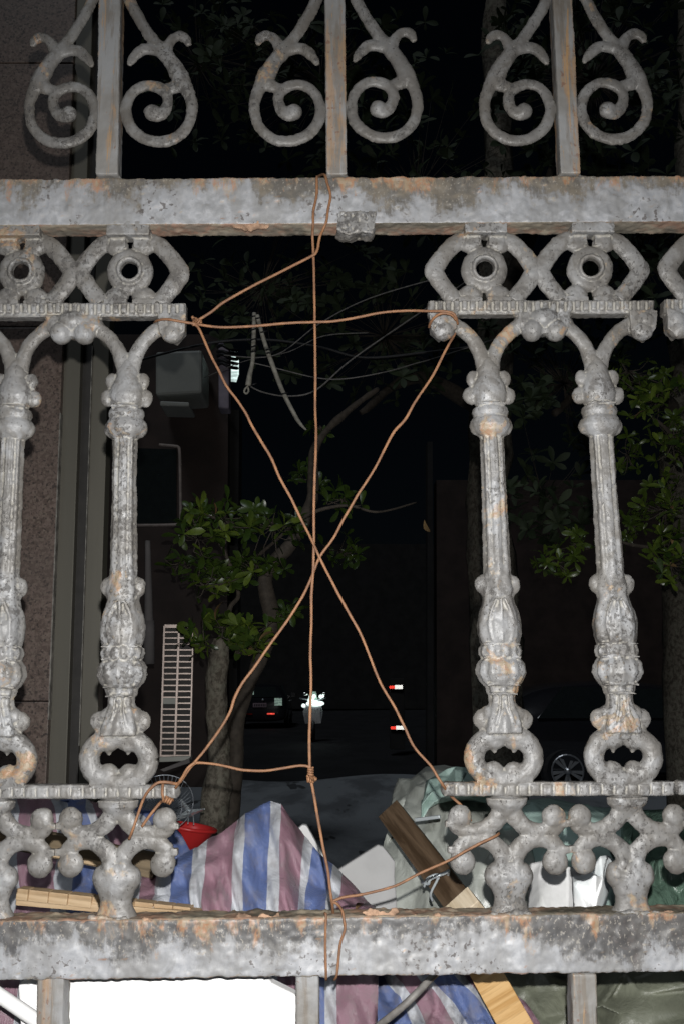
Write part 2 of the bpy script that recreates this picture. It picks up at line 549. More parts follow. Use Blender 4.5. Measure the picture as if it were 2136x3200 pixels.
def catmull(pts, sub):
    pts = [np.array(p, float) for p in pts]
    if len(pts) < 3:
        return [pts[0] + (pts[-1] - pts[0]) * i / sub for i in range(sub + 1)]
    out = []
    for i in range(len(pts) - 1):
        p0 = pts[max(i - 1, 0)]; p1 = pts[i]; p2 = pts[i + 1]; p3 = pts[min(i + 2, len(pts) - 1)]
        for k in range(sub):
            t = k / sub
            out.append(0.5 * ((2 * p1) + (-p0 + p2) * t + (2 * p0 - 5 * p1 + 4 * p2 - p3) * t * t
                              + (-p0 + 3 * p1 - 3 * p2 + p3) * t ** 3))
    out.append(pts[-1])
    return out


def tube3(bm, pts, rad, seg=8, sub=5, caps=True):
    """round tube through 3D points; rad number or per-point list"""
    if isinstance(rad, (int, float)):
        rad = [rad] * len(pts)
    q = catmull([(*p, r) for p, r in zip(pts, rad)], sub)
    prev = None
    up = Vector((0, 1, 0))
    n = len(q)
    for i in range(n):
        a = Vector(q[max(i - 1, 0)][:3]); b = Vector(q[min(i + 1, n - 1)][:3])
        t = (b - a)
        if t.length < 1e-9:
            t = Vector((0, 0, 1))
        t.normalize()
        u = up - t * up.dot(t)
        if u.length < 1e-3:
            u = Vector((1, 0, 0)) - t * t.x
        u.normalize()
        up = u
        w = t.cross(u)
        c = Vector(q[i][:3])
        r = max(q[i][3], 1e-5)
        ring = [bm.verts.new(c + (u * math.cos(2 * math.pi * k / seg) + w * math.sin(2 * math.pi * k / seg)) * r) for k in range(seg)]
        if prev:
            for k in range(seg):
                bm.faces.new((prev[k], prev[(k + 1) % seg], ring[(k + 1) % seg], ring[k]))
        elif caps:
            bm.faces.new(ring[::-1])
        prev = ring
    if caps:
        bm.faces.new(prev)


def box_bm(bm, p0, p1):
    x0, y0, z0 = p0; x1, y1, z1 = p1
    v = [bm.verts.new(c) for c in ((x0, y0, z0), (x1, y0, z0), (x1, y1, z0), (x0, y1, z0), (x0, y0, z1), (x1, y0, z1), (x1, y1, z1), (x0, y1, z1))]
    for f in ((0, 3, 2, 1), (4, 5, 6, 7), (0, 1, 5, 4), (1, 2, 6, 5), (2, 3, 7, 6), (3, 0, 4, 7)):
        bm.faces.new([v[i] for i in f])
    return v


def prism_bm(bm, front, back):
    a = [bm.verts.new(p) for p in front]
    b = [bm.verts.new(p) for p in back]
    n = len(a)
    bm.faces.new(a)
    bm.faces.new(b[::-1])
    for i in range(n):
        bm.faces.new((a[i], b[i], b[(i + 1) % n], a[(i + 1) % n]))


def to_mesh(bm, name='m', normals=True):
    if normals:
        bmesh.ops.recalc_face_normals(bm, faces=bm.faces)
    me = bpy.data.meshes.new(name)
    bm.to_mesh(me)
    bm.free()
    return me


def bevel_obj(o, w=0.001, seg=2):
    md = o.modifiers.new('bevel', 'BEVEL')
    md.width = w
    md.segments = seg
    md.limit_method = 'ANGLE'
    return o


def slab(name, pts, Y, thick, m, parent=None, bevel=0.001, lean=0.0):
    """flat board with the outline given in photo pixels, standing at depth Y, real thickness"""
    bm = bmesh.new()
    y0 = sum(p[1] for p in pts) / len(pts)
    fr = [P(px, py, Y + (lean * (y0 - py) * S(px, py, Y))) for px, py in pts]
    bk = [p + Vector((0, thick, 0)) for p in fr]
    prism_bm(bm, fr, bk)
    me = to_mesh(bm, name)
    c = sum(fr, Vector()) / len(fr)
    o = link(name, me, m, None, smooth=False)
    recentre(me, o, c)
    if parent is not None:
        o.parent = parent
        o.location = c - parent.location
    if bevel:
        bevel_obj(o, bevel)
    return o


# ------------------------------------------------------------------ cast-iron sculpting: union of rough solids, voxel remeshed
class Sculpt:
    def __init__(self):
        self.bm = bmesh.new()

    def tube(self, pts, flat=0.75, seg=14, sub=6, y=0.0):
        q = catmull([(a[0], a[1], a[2]) for a in pts], sub)
        prev = None
        n = len(q)
        C3 = [P(a[0], a[1], 0) for a in q]
        for i in range(n):
            t = C3[min(i + 1, n - 1)] - C3[max(i - 1, 0)]
            t.y = 0
            t.normalize()
            nn = Vector((-t.z, 0, t.x))
            r = max(q[i][2] * 1.06, 1.0) * S(q[i][0], q[i][1])
            ring = []
            for k in range(seg):
                a = 2 * math.pi * k / seg
                ring.append(self.bm.verts.new(C3[i] + nn * (r * math.cos(a)) + Vector((0, y + r * flat * math.sin(a), 0))))
            if prev:
                for k in range(seg):
                    self.bm.faces.new((prev[k], prev[(k + 1) % seg], ring[(k + 1) % seg], ring[k]))
            else:
                self.bm.faces.new(ring[::-1])
            prev = ring
        self.bm.faces.new(prev)

    def ball(self, px, py, rx, ry, rd=None, y=0.0):
        c = P(px, py, 0)
        s = S(px, py)
        rd = min(rx, ry) * 0.8 if rd is None else rd
        geom = bmesh.ops.create_uvsphere(self.bm, u_segments=18, v_segments=12, radius=1.0)
        mt = Matrix.Translation(c + Vector((0, y, 0))) @ Matrix.Diagonal((rx * s, rd * s, ry * s, 1))
        bmesh.ops.transform(self.bm, matrix=mt, verts=geom['verts'])

    def box(self, x0, y0, x1, y1, d0, d1):
        fr = [P(x0, y0), P(x1, y0), P(x1, y1), P(x0, y1)]
        prism_bm(self.bm, [p + Vector((0, d0, 0)) for p in fr], [p + Vector((0, d1, 0)) for p in fr])

    def poly(self, pts, d0, d1):
        fr = [P(a, b) for a, b in pts]
        prism_bm(self.bm, [p + Vector((0, d0, 0)) for p in fr], [p + Vector((0, d1, 0)) for p in fr])

    def lathe(self, prof, ax, flat=0.8, flutes=0, amp=0.06, seg=40):
        """prof: (py, half width px); ax(py) -> axis x"""
        prev = None
        for (py, hw) in prof:
            c = P(ax(py), py, 0)
            r = hw * S(ax(py), py)
            ring = []
            for k in range(seg):
                a = 2 * math.pi * k / seg
                rr = r * (1 + (amp * math.cos(flutes * a) if flutes else 0))
                ring.append(self.bm.verts.new(c + Vector((rr * math.cos(a), rr * flat * math.sin(a), 0))))
            if prev:
                for k in range(seg):
                    self.bm.faces.new((prev[k], prev[(k + 1) % seg], ring[(k + 1) % seg], ring[k]))
            else:
                self.bm.faces.new(ring[::-1])
            prev = ring
        self.bm.faces.new(prev)

    def build(self, name, m, parent, vox=0.0012, rough=0.0005, smooth=1, seed=0, label=None):
        bmesh.ops.recalc_face_normals(self.bm, faces=self.bm.faces)
        me = bpy.data.meshes.new(name)
        self.bm.to_mesh(me)
        self.bm.free()
        tmp = bpy.data.objects.new('tmp', me)
        col.objects.link(tmp)
        md = tmp.modifiers.new('r', 'REMESH')
        md.mode = 'VOXEL'
        md.voxel_size = vox
        if smooth:
            ms = tmp.modifiers.new('s', 'SMOOTH')
            ms.factor = 0.5
            ms.iterations = smooth
        dg = bpy.context.evaluated_depsgraph_get()
        me2 = bpy.data.meshes.new_from_object(tmp.evaluated_get(dg))
        bpy.data.objects.remove(tmp)
        bpy.data.meshes.remove(me)
        n = len(me2.vertices)
        co = np.empty(n * 3, np.float32); me2.vertices.foreach_get('co', co)
        no = np.empty(n * 3, np.float32); me2.vertices.foreach_get('normal', no)
        co = co.reshape(-1, 3).astype(float); no = no.reshape(-1, 3)
        d = fbm(co, 90, 4, seed, 0.6) * rough + np.minimum(0, vnoise(co, 260, seed + 5) - 0.1) * rough * 0.9
        d += np.maximum(0, vnoise(co, 120, seed + 9) - 0.45) * rough * 3.0
        co = co + no * d[:, None]
        me2.vertices.foreach_set('co', co.astype(np.float32).ravel())
        me2.update()
        me2.name = name
        c = Vector(co.mean(axis=0))
        me2.materials.clear()
        o = link(name, me2, m)
        me2.transform(Matrix.Translation(-c))
        o.location = c
        if parent is not None:
            o.parent = parent
            loc = Vector(parent.get('_w', parent.location))
            o.location = c - loc
            o['_w'] = list(c)
        return o


# =================================================================== SETTING
bm = bmesh.new()
v = [bm.verts.new(c) for c in ((-120, -6, 0), (120, -6, 0), (120, 260, 0), (-120, 260, 0))]
bm.faces.new(v)
g = link('ground', to_mesh(bm), M['asphalt'], smooth=False)
g['kind'] = 'structure'
bm = bmesh.new()
yf = ground(1068, 2452).y
nn = 40
edge_pts = [(-6 + 13.5 * k / nn, yf + 0.5 * math.sin(k * 0.7)) for k in range(nn + 1)]
fr = [Vector((-6, -3, 0.1)), Vector((7.5, -3, 0.1))] + [Vector((x, y, 0.1)) for x, y in edge_pts[::-1]]
prism_bm(bm, fr, [p_ - Vector((0, 0, 0.096)) for p_ in fr])
g = link('lit_pavement', to_mesh(bm), M['litpaving'], smooth=False)  # paler than the asphalt beyond: the near ground's light is in the colour
g['kind'] = 'structure'

# =================================================================== THE GATE
gate = thing('iron_gate', 'corroded grey cast-iron fence gate with scrolls, fluted balusters and a missing middle panel', 'gate', (0, 0, 0))


def axis(table):
    ys = [t[0] for t in table]; xs = [t[1] for t in table]

    def f(py):
        if py <= ys[0]:
            return xs[0] + (py - ys[0]) * (xs[1] - xs[0]) / (ys[1] - ys[0])
        return float(np.interp(py, ys, xs))
    return f


AX = dict(
    R1=axis([(842, 1511), (1150, 1522), (1382, 1535), (1757, 1551), (1947, 1557), (2200, 1568), (2370, 1573), (2550, 1581), (2735, 1591), (2860, 1595)]),
    R2=axis([(842, 1841), (1150, 1860), (1382, 1877), (1757, 1903), (1947, 1919), (2200, 1934), (2370, 1945), (2550, 1957), (2735, 1970), (2860, 1977)]),
    L2=axis([(842, 408), (1150, 401), (1400, 391), (1740, 387), (1947, 384), (2200, 380), (2370, 371), (2550, 369), (2735, 364), (2860, 362)]),
    L1=axis([(842, 70), (1150, 53), (1400, 40), (1740, 23), (1947, 10), (2200, 2), (2370, -7), (2550, -15), (2735, -20), (2860, -22)]),
    N1=axis([(842, 2239), (1150, 2255), (2370, 2335), (2735, 2365), (2860, 2370)]),
)


def shift_y(px):                           # the pieces sit a little higher to the right in the photograph
    return -(px - 1700) * 0.006


def baluster(ax, parent, seed):
    s = Sculpt()
    dy = shift_y(ax(1500))
    A = lambda py: ax(py)
    prof = [(1120, 20), (1150, 34), (1175, 38), (1205, 50), (1232, 56), (1255, 50), (1270, 42), (1276, 54), (1290, 57), (1304, 52),
            (1312, 58), (1332, 63), (1350, 54), (1364, 41)]
    s.lathe([(y + dy, w) for y, w in prof], A)
    s.lathe([(1355 + dy, 36), (1480 + dy, 36), (1640 + dy, 38), (1800 + dy, 41)], A, 0.85, 8, 0.09)
    for sg in (-1, 1):
        s.ball(ax(1185) + sg * 48, 1184 + dy, 22, 28, 15)
        s.ball(ax(1238) + sg * 57, 1237 + dy, 26, 29, 16)
        s.ball(ax(1332) + sg * 44, 1332 + dy, 24, 30, 17)
        s.ball(ax(1825) + sg * 48, 1826 + dy, 24, 31, 15)
        s.tube([(ax(1850) + sg * 40, 1850 + dy, 14), (ax(1880) + sg * 34, 1880 + dy, 10)], 0.9)
        s.ball(ax(2245) + sg * 60, 2246 + dy, 36, 33, 15)
        s.ball(ax(2225) + sg * 40, 2232 + dy, 30, 30, 24)
    prof = [(1780, 40), (1810, 46), (1840, 52), (1862, 47), (1885, 52), (1915, 62), (1950, 69), (1985, 67), (2008, 61), (2015, 55)]
    s.lathe([(y + dy, w) for y, w in prof], A, 0.8, 7, 0.05)
    prof = [(2012, 54), (2018, 63), (2035, 67), (2050, 63), (2056, 56)]
    s.lathe([(y + dy, w) for y, w in prof], A, 0.8, 14, 0.055)
    prof = [(2053, 58), (2075, 73), (2103, 77), (2125, 67), (2142, 54)]
    s.lathe([(y + dy, w) for y, w in prof], A, 0.8, 12, 0.055)
    prof = [(2140, 50), (2152, 49), (2165, 46), (2172, 40), (2195, 41), (2215, 48), (2245, 60), (2275, 66), (2290, 66)]
    s.lathe([(y + dy, w) for y, w in prof], A, 0.75, 8, 0.08)
    for dx in (-26, -9, 9, 26):           # long ribs of the fluted shaft
        yo = -0.0105 * (1 - (abs(dx) / 60.0) ** 2)
        s.tube([(ax(y_) + dx, y_ + dy, 2.6) for y_ in (1370, 1480, 1600, 1720, 1795)], 1.0, seg=8, sub=3, y=yo)
    for dx, w_ in ((0, 5), (-30, 4), (30, 4)):   # leaf ribs on the vase
        s.tube([(ax(1880) + dx * 0.4, 1872 + dy, w_), (ax(1920) + dx * 1.05, 1915 + dy, w_ + 1), (ax(1960) + dx * 1.25, 1960 + dy, w_ + 1), (ax(2000) + dx * 0.9, 2004 + dy, w_)], 1.0, seg=8, sub=3, y=-0.0165 + abs(dx) * 0.00006)
    for dx in (-13, 13):
        s.tube([(ax(2175) + dx, 2172 + dy, 4), (ax(2215) + dx * 1.2, 2215 + dy, 4), (ax(2262) + dx * 2.2, 2262 + dy, 5)], 1.0, seg=8, sub=3, y=-0.0125)
    for y_, w_ in ((1271, 44), (2015, 58), (2055, 58), (2141, 52), (2169, 43)):   # thin fillets
        ring = [(ax(y_) + w_ * math.cos(k * math.pi / 10), y_ + dy - 3 * math.sin(k * math.pi / 10), 3.2) for k in range(11)]
        s.tube(ring, 2.6, seg=8, sub=1, y=-0.012)
    # ring with bat-shaped opening
    cy, Xc = 2366 + dy, ax(2366)
    ring = []
    for k in range(25):
        a = 2 * math.pi * k / 24
        ring.append((Xc + 93 * math.cos(a), cy + 72 * math.sin(a), 31))
    s.tube(ring, 0.75, sub=2)
    for sg in (-1, 1):
        s.ball(Xc + sg * 33, 2318 + dy, 36, 24, 22)
        s.tube([(Xc + sg * 34, 2320 + dy, 18), (Xc + sg * 30, 2345 + dy, 8), (Xc + sg * 29, 2354 + dy, 3)], 0.8)
        s.ball(Xc + sg * 33, 2411 + dy, 35, 33, 20)
        s.tube([(Xc + sg * 62, 2400 + dy, 22), (Xc + sg * 78, 2440 + dy, 20)], 0.8)
    s.box(Xc - 88, 2418 + dy, Xc + 88, 2446 + dy, -0.006, 0.006)
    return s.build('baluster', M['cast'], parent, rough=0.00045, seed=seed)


def eye(ax, parent, seed, left_open=True):
    s = Sculpt()
    X = ax(842)
    dy = shift_y(X)
    for sg in (-1, 1):
        s.tube([(X + sg * 38, 744 + dy, 26), (X + sg * 84, 756 + dy, 27), (X + sg * 122, 792 + dy, 27), (X + sg * 148, 828 + dy, 28), (X + sg * 156, 845 + dy, 30),
                (X + sg * 147, 866 + dy, 28), (X + sg * 120, 903 + dy, 27), (X + sg * 90, 940 + dy, 27)], 0.5, sub=3)
        s.ball(X + sg * 42, 765 + dy, 37, 28, 18)
        s.ball(X + sg * 42, 918 + dy, 38, 30, 19)
    ring = []
    for k in range(25):
        a = 2 * math.pi * k / 24
        ring.append((X + 50 * math.cos(a), 843 + dy + 50 * math.sin(a), 22))
    s.tube(ring, 0.7, sub=2)
    ring = []
    for k in range(25):
        a = 2 * math.pi * k / 24
        ring.append((X + 34 * math.cos(a), 843 + dy + 34 * math.sin(a), 7))
    s.tube(ring, 1.6, sub=2, y=-0.005)
    s.box(X - 30, 780 + dy, X + 30, 800 + dy, -0.004, 0.004)
    s.box(X - 30, 888 + dy, X + 30, 910 + dy, -0.004, 0.004)
    s.box(X - 66, 700 + dy, X + 66, 744 + dy, -0.015, 0.006)
    s.box(X - 60, 744 + dy, X - 12, 770 + dy, -0.006, 0.006)
    s.box(X + 12, 744 + dy, X + 60, 770 + dy, -0.006, 0.006)
    s.box(X - 80, 932 + dy, X - 8, 950 + dy, -0.006, 0.006)
    s.box(X + 8, 932 + dy, X + 80, 950 + dy, -0.006, 0.006)
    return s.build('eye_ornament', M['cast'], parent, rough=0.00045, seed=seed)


def arcade(axa, axb, parent, seed, x0, x1):
    """cornice with gadroons, two Y-shaped arms, spandrel lobes"""
    s = Sculpt()
    a, b = axa(1150), axb(1150)
    dy = shift_y((a + b) / 2)
    n = int((x1 - x0) / 25)
    s.poly([(x0, 946 + dy), (x1, 943 + dy), (x1, 986 + dy), (x0, 989 + dy)], -0.006, 0.008)
    for k in range(n):
        xx = x0 + (k + 0.5) * (x1 - x0) / n
        s.box(xx - 8, 948 + dy, xx + 8, 978 + dy, -0.0095, 0.0)
    for i, (X) in enumerate((a, b)):
        for sg in (-1, 1):
            end = (X + sg * 148, 1004 + dy, 18)
            s.tube([(X + sg * 10, 1156 + dy, 26), (X + sg * 20, 1114 + dy, 23), (X + sg * 40, 1072 + dy, 22), (X + sg * 70, 1038 + dy, 22),
                    (X + sg * 108, 1014 + dy, 23), end], 0.7, sub=4)
    # outer drops
    for X, sg in ((a, -1), (b, 1)):
        c = X + sg * 140
        s.poly([(c - 44, 980 + dy), (c + 44, 980 + dy), (c + 40, 1035 + dy), (c + 12 * sg, 1066 + dy), (c - 38, 1040 + dy)], -0.010, 0.007)
        s.ball(c, 1038 + dy, 36, 32, 28, y=-0.004)
        s.ball(c + sg * 10, 1010 + dy, 32, 34, 30, y=-0.003)
    mid = (a + b) / 2 + 4
    for sg in (-1, 1):
        s.ball(mid + sg * 36, 1036 + dy, 34, 36, 32, y=-0.003)
        s.ball(mid + sg * 62, 1012 + dy, 34, 30, 26)
    s.poly([(mid - 82, 984 + dy), (mid + 82, 984 + dy), (mid + 70, 1040 + dy), (mid, 1050 + dy), (mid - 70, 1040 + dy)], -0.008, 0.007)
    s.ball(mid, 1000 + dy, 46, 34, 34, y=-0.003)
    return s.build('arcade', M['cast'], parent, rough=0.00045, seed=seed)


def foot(ax, parent, seed):
    s = Sculpt()
    X = ax(2550)
    dy = shift_y(X) + 3
    s.ball(X, 2503 + dy, 62, 30, 28)
    s.lathe([(2488 + dy, 66), (2510 + dy, 62), (2530 + dy, 40), (2550 + dy, 24)], lambda y: X, 0.5)
    for sg in (-1, 1):
        s.tube([(X + sg * 10, 2516 + dy, 27), (X + sg * 36, 2562 + dy, 28), (X + sg * 74, 2588 + dy, 25), (X + sg * 115, 2594 + dy, 24),
                (X + sg * 150, 2582 + dy, 24), (X + sg * 162, 2560 + dy, 25)], 0.5, sub=4)
        s.ball(X + sg * 147, 2549 + dy, 38, 38, 20)
        X2 = ax(2680)
        s.tube([(X2 + sg * 8, 2694 + dy, 30), (X2 + sg * 30, 2650 + dy, 28), (X2 + sg * 64, 2624 + dy, 26), (X2 + sg * 104, 2617 + dy, 25),
                (X2 + sg * 142, 2634 + dy, 25), (X2 + sg * 160, 2664 + dy, 24)], 0.5, sub=4)
        s.ball(X2 + sg * 144, 2689 + dy, 41, 41, 21)
        s.box(X2 + sg * 178 - 14, 2640 + dy, X2 + sg * 178 + 14, 2662 + dy, -0.004, 0.004)
        s.box(X + sg * 178 - 14, 2560 + dy, X + sg * 178 + 14, 2580 + dy, -0.004, 0.004)
        s.ball(X2 + sg * 38, 2733 + dy, 39, 42, 28)
        s.ball(X2 + sg * 24, 2700 + dy, 24, 34, 26)
    s.lathe([(2690 + dy, 40), (2730 + dy, 66), (2765 + dy, 62), (2800 + dy, 50), (2822 + dy, 52), (2845 + dy, 64), (2868 + dy, 68)], lambda y: ax(2735), 0.5)
    return s.build('foot_scroll', M['cast'], parent, rough=0.0004, seed=seed)


def sill(parent, x0, x1, seed, yl=2463, ny=0):
    s = Sculpt()
    dy = shift_y((x0 + x1) / 2)
    s.poly([(x0, 2443 + dy), (x1, 2441 + dy), (x1, 2485 + dy), (x0, 2487 + dy)], -0.006, 0.007)
    n = int((x1 - x0) / 36)
    for k in range(n):
        xx = x0 + (k + 0.5) * (x1 - x0) / n
        s.box(xx - 13, 2450 + dy, xx + 13, 2482 + dy, -0.0078, 0.0)
    for xx in (x0 + 4, x1 - 4):
        s.ball(xx, 2463 + dy, 14, 21, 16)
    return s.build('sill_bar', M['cast'], parent, rough=0.00045, seed=seed)


def panel(names, ends, sill_ends, seed, label, single=False):
    p_ = bpy.data.objects.new('cast_panel', None)
    col.objects.link(p_)
    p_.parent = gate
    c = P(AX[names[0]](1600), 1600)
    p_.location = c
    p_['_w'] = list(c)
    if label:
        p_['label'] = label
    a, b = AX[names[0]], AX[names[1]] if len(names) > 1 else (lambda y: AX[names[0]](y) + 345)
    arcade(a, b, p_, seed, *ends)
    for i, nm in enumerate(names):
        eye(AX[nm], p_, seed + 2 + i)
        baluster(AX[nm], p_, seed + 20 + i)
        foot(AX[nm], p_, seed + 40 + i)
    sill(p_, sill_ends[0], sill_ends[1], seed + 60)


panel(['R1', 'R2'], (1334, 2036), (1384, 2100), 1, 'whole panel right of the gap')
panel(['L1', 'L2'], (-130, 584), (-210, 556), 100, 'whole panel left of the gap')
panel(['N1'], (2066, 2600), (2112, 2600), 200, 'panel cut by the right edge of the view')


def scroll(xc, sg, dy, parent, seed):
    k = 1 / 2.24
    T = lambda cx, cy, r: (xc + sg * (780 - cx) * k * -1, cy * k + dy, r * k)
    s = Sculpt()
    stem = [(720, -160, 40), (690, -90, 40), (650, -10, 40), (600, 90, 40), (540, 190, 40), (480, 275, 42), (420, 345, 46)]
    s.tube([T(*p) for p in stem], 0.6)
    s.tube([T(*p) for p in [(395, 370, 44), (372, 300, 38), (335, 258, 34), (292, 246, 36), (252, 268, 34), (232, 312, 18)]], 0.6)
    s.tube([T(*p) for p in [(420, 350, 50), (500, 338, 42), (560, 345, 42), (610, 385, 36), (638, 425, 28), (652, 455, 13)]], 0.6)
    s.tube([T(*p) for p in [(410, 360, 52), (340, 450, 54), (290, 540, 62), (245, 620, 46), (215, 700, 40), (212, 780, 38), (232, 860, 38), (290, 935, 38),
                            (370, 978, 40), (470, 985, 40), (560, 955, 40), (630, 895, 40), (668, 815, 40), (668, 735, 38), (635, 655, 38), (570, 602, 36), (500, 592, 38),
                            (430, 615, 40), (385, 660, 38), (380, 720, 38), (405, 775, 42), (450, 800, 48), (485, 790, 54)]], 0.6, sub=5)
    s.ball(*T(486, 784, 0)[:2], 27, 27, 20)
    s.tube([T(*p) for p in [(290, 560, 60), (330, 600, 50), (390, 615, 36)]], 0.55)
    s.tube([T(*p) for p in [(680, 765, 30), (720, 765, 30)]], 0.6)
    return s.build('scroll', M['cast'], parent, vox=0.0014, rough=0.0005, seed=seed)


for i, (xc, dl, dr) in enumerate(((346, 7, 3), (1049, 1, -9), (1766, -1, -5))):
    scroll(xc, 1, dl, gate, 300 + i)
    scroll(xc, -1, dr, gate, 310 + i)


def bar(name, x0t, x1t, yt, x0b, x1b, yb, d0, d1, m, seed, vox=0.0018, rough=0.00035, taper=None):
    s = Sculpt()
    s.poly([(x0t, yt), (x1t, yt), (x1b, yb), (x0b, yb)], d0, d1)
    if taper:                             # flared weld at the foot
        s.lathe(taper[1], lambda y: taper[0], 0.6)
    return s.build(name, m, gate, vox=vox, rough=rough, smooth=2, seed=seed)


for i, (xt, xb, w, yb) in enumerate(((352, 341, 34.5, 560), (1044, 1051, 32, 560), (1741, 1775, 31, 556))):
    bar('post', xt - w, xt + w, -160, xb - w, xb + w, yb, -0.011, 0.011, M['bar'], 400 + i,
        taper=(xb, [(yb - 40, 20), (yb - 14, 32), (yb + 2, 44)]))
for i, (x0, x1, xb0, xb1) in enumerate(((127, 212, 122, 208), (925, 998, 924, 999), (1776, 1853, 1781, 1860))):
    bar('post', x0, x1, 3030, xb0, xb1, 3360, -0.012, 0.012, M['bargrey'], 410 + i, vox=0.002)


def rail(name, yl, yr, hl, hr, d0, d1, seed, m='rail'):
    """hollow section rail; yl/yr top edge of the front at the picture's left/right edge"""
    X0, X1 = -330, 2460
    f = lambda x, a, b: a + (b - a) * x / 2136.0
    s = Sculpt()
    pts = [(X0, f(X0, yl, yr)), (X1, f(X1, yl, yr)), (X1, f(X1, yl + hl, yr + hr)), (X0, f(X0, yl + hl, yr + hr))]
    fr = [P(a, b, d0) for a, b in pts]
    # square the front so it is one straight bar
    bk = [p + Vector((0, d1 - d0, 0)) for p in fr]
    prism_bm(s.bm, fr, bk)
    o = s.build(name, M[m], gate, vox=0.0020, rough=0.0009, smooth=3, seed=seed)
    return o


rail('top_rail', 556, 546, 150, 146, -0.016, 0.014, 500)
rail('bottom_rail', 2878, 2852, 188, 186, -0.017, 0.018, 501, 'rail_low')

# remnants of the lost panel still welded under the top rail, and weld lumps
s = Sculpt()
s.poly([(1052, 690), (1172, 684), (1168, 738), (1158, 752), (1120, 748), (1090, 760), (1062, 752), (1050, 742)], -0.020, 0.004)
s.build('weld_stub', M['cast'], gate, rough=0.0012, seed=600)
def crust(x0, x1, y0, y1, n, seed, yoff=-0.017, rmax=15):
    s = Sculpt()
    rr = random.Random(seed)
    for k in range(n):
        x = x0 + (x1 - x0) * (k + rr.uniform(0.1, 0.9)) / n
        s.ball(x, rr.uniform(y0, y1), rr.uniform(9, rmax + 8), rr.uniform(5, rmax), 6, y=yoff)
    s.build('rust_crust', M['rust'], gate, rough=0.0016, smooth=0, seed=seed)


crust(735, 838, 712, 732, 16, 601, -0.013)
crust(765, 885, 2850, 2872, 14, 610, -0.012)
crust(450, 600, 2866, 2884, 16, 611, -0.014, 11)
crust(1140, 1235, 2836, 2856, 12, 612, -0.012, 12)
crust(1985, 2080, 2840, 2866, 12, 613, -0.012, 12)
crust(60, 180, 2868, 2876, 10, 614, -0.014, 7)
crust(1290, 1420, 2852, 2862, 12, 615, -0.013, 7)

# the bottom rail's welded lumps around the balusters' feet
for i, (x, y) in enumerate(((362, 2866), (1600, 2852), (1975, 2850))):
    s = Sculpt()
    for k in range(7):
        s.ball(x - 60 + k * 20 + random.uniform(-5, 5), y + random.uniform(-8, 6), 14, 9, 12, y=-0.012)
    s.build('weld_bead', M['cast'], gate, rough=0.001, seed=620 + i)

# =================================================================== RUSTY WIRES
WR = 4.2
wire_sets = []


def wire(label, segs, knots=(), r=WR):
    """segs: list of polylines in photo pixels with optional depth"""
    first = segs[0][0]
    o0 = P(first[0], first[1], 0)
    bm = bmesh.new()
    for sg in segs:
        pts = []
        for p in sg:
            Y = p[2] if len(p) > 2 else -0.012
            pts.append(P(p[0], p[1], Y))
        tube3(bm, pts, r * S(first[0], first[1]), 10, 5)
    for (x, y, Y, rr, tilt) in knots:       # wound turns
        c = P(x, y, Y)
        pts = []
        for k in range(40):
            a = k / 39 * 2 * math.pi * 3.2
            u = (k / 39 - 0.5) * 5.5 * r * S(x, y)
            d = Vector((math.sin(tilt), 0, -math.cos(tilt)))
            n_ = Vector((math.cos(tilt), 0, math.sin(tilt)))
            pts.append(c + d * u + n_ * (rr * S(x, y) * math.cos(a)) + Vector((0, rr * S(x, y) * math.sin(a), 0)))
        tube3(bm, pts, r * 0.85 * S(x, y), 8, 2)
    me = to_mesh(bm)
    co = np.array([v_.co[:] for v_ in me.vertices])
    sd_ = len(label)
    for ax_ in (0, 1, 2):                    # hand-bent: small kinks along the run
        co[:, ax_] += (vnoise(co * np.array([1.0, 0.0, 1.0]), 34, sd_ + ax_ * 7) * 0.0011 + vnoise(co * np.array([1.0, 0.0, 1.0]), 95, sd_ + ax_ * 3) * 0.00012) * (0.35 if ax_ == 1 else 1)
    me.vertices.foreach_set('co', co.ravel())
    me.update()
    o = link('wire', me, M['wire'])
    recentre(me, o, o0)
    tag(o, label, 'wire', 'rusty wires mending the gap in the gate')
    return o


W1 = [(996, 556, -0.010), (990, 556, -0.018), (988, 612, -0.0205), (981, 661, -0.0205), (981, 700, -0.0205), (979, 733, -0.012), (981, 795, -0.008), (982, 902, -0.006), (984, 1009, -0.004), (985, 1180, 0), (985, 1294, 0.001),
      (985, 1409), (982, 1524), (980, 1639), (978, 1750), (972, 1950), (970, 2200), (969, 2379), (970, 2410), (973, 2439), (986, 2520), (999, 2591), (1012, 2671), (1028, 2752), (1039, 2814), (1040, 2856, 0.0)]
wire('straight rusty wire looped over the top rail, hanging down the middle of the gap', [W1, [(972, 2430, -0.016), (984, 2438, -0.022), (987, 2434, -0.026)]], [(972, 2412, -0.012, 7, 0.0), (972, 2436, -0.012, 8, 1.4)])
W5 = [(992, 553, 0.01), (1006, 547, -0.006), (1015, 550, -0.016), (1021, 571, -0.0215), (1030, 598, -0.0215), (1032, 620, -0.0215), (1026, 652, -0.0215), (1022, 687, -0.0215), (1012, 712, -0.02), (999, 741, -0.012), (990, 785, -0.012), (968, 803), (879, 846), (789, 893), (700, 946), (664, 973), (630, 994), (616, 1002)]
wire('rusty wire looping off the top rail and slanting down left to the knot', [W5, [(616, 1004, -0.014), (606, 996, -0.02), (604, 990, -0.026)]], [(617, 1003, -0.012, 7, 1.1)])
W4 = [(484, 1010, 0.01), (496, 1003, -0.010), (526, 1000, -0.016), (565, 1006, -0.016), (610, 1013), (649, 1019), (706, 1023), (783, 1020), (859, 1010), (936, 1007), (985, 1006), (1034, 1005), (1091, 996), (1149, 986), (1225, 975), (1283, 972), (1340, 973, -0.02), (1382, 973, -0.024),
      (1413, 979, -0.024), (1424, 992, -0.022), (1430, 1012, -0.012)]
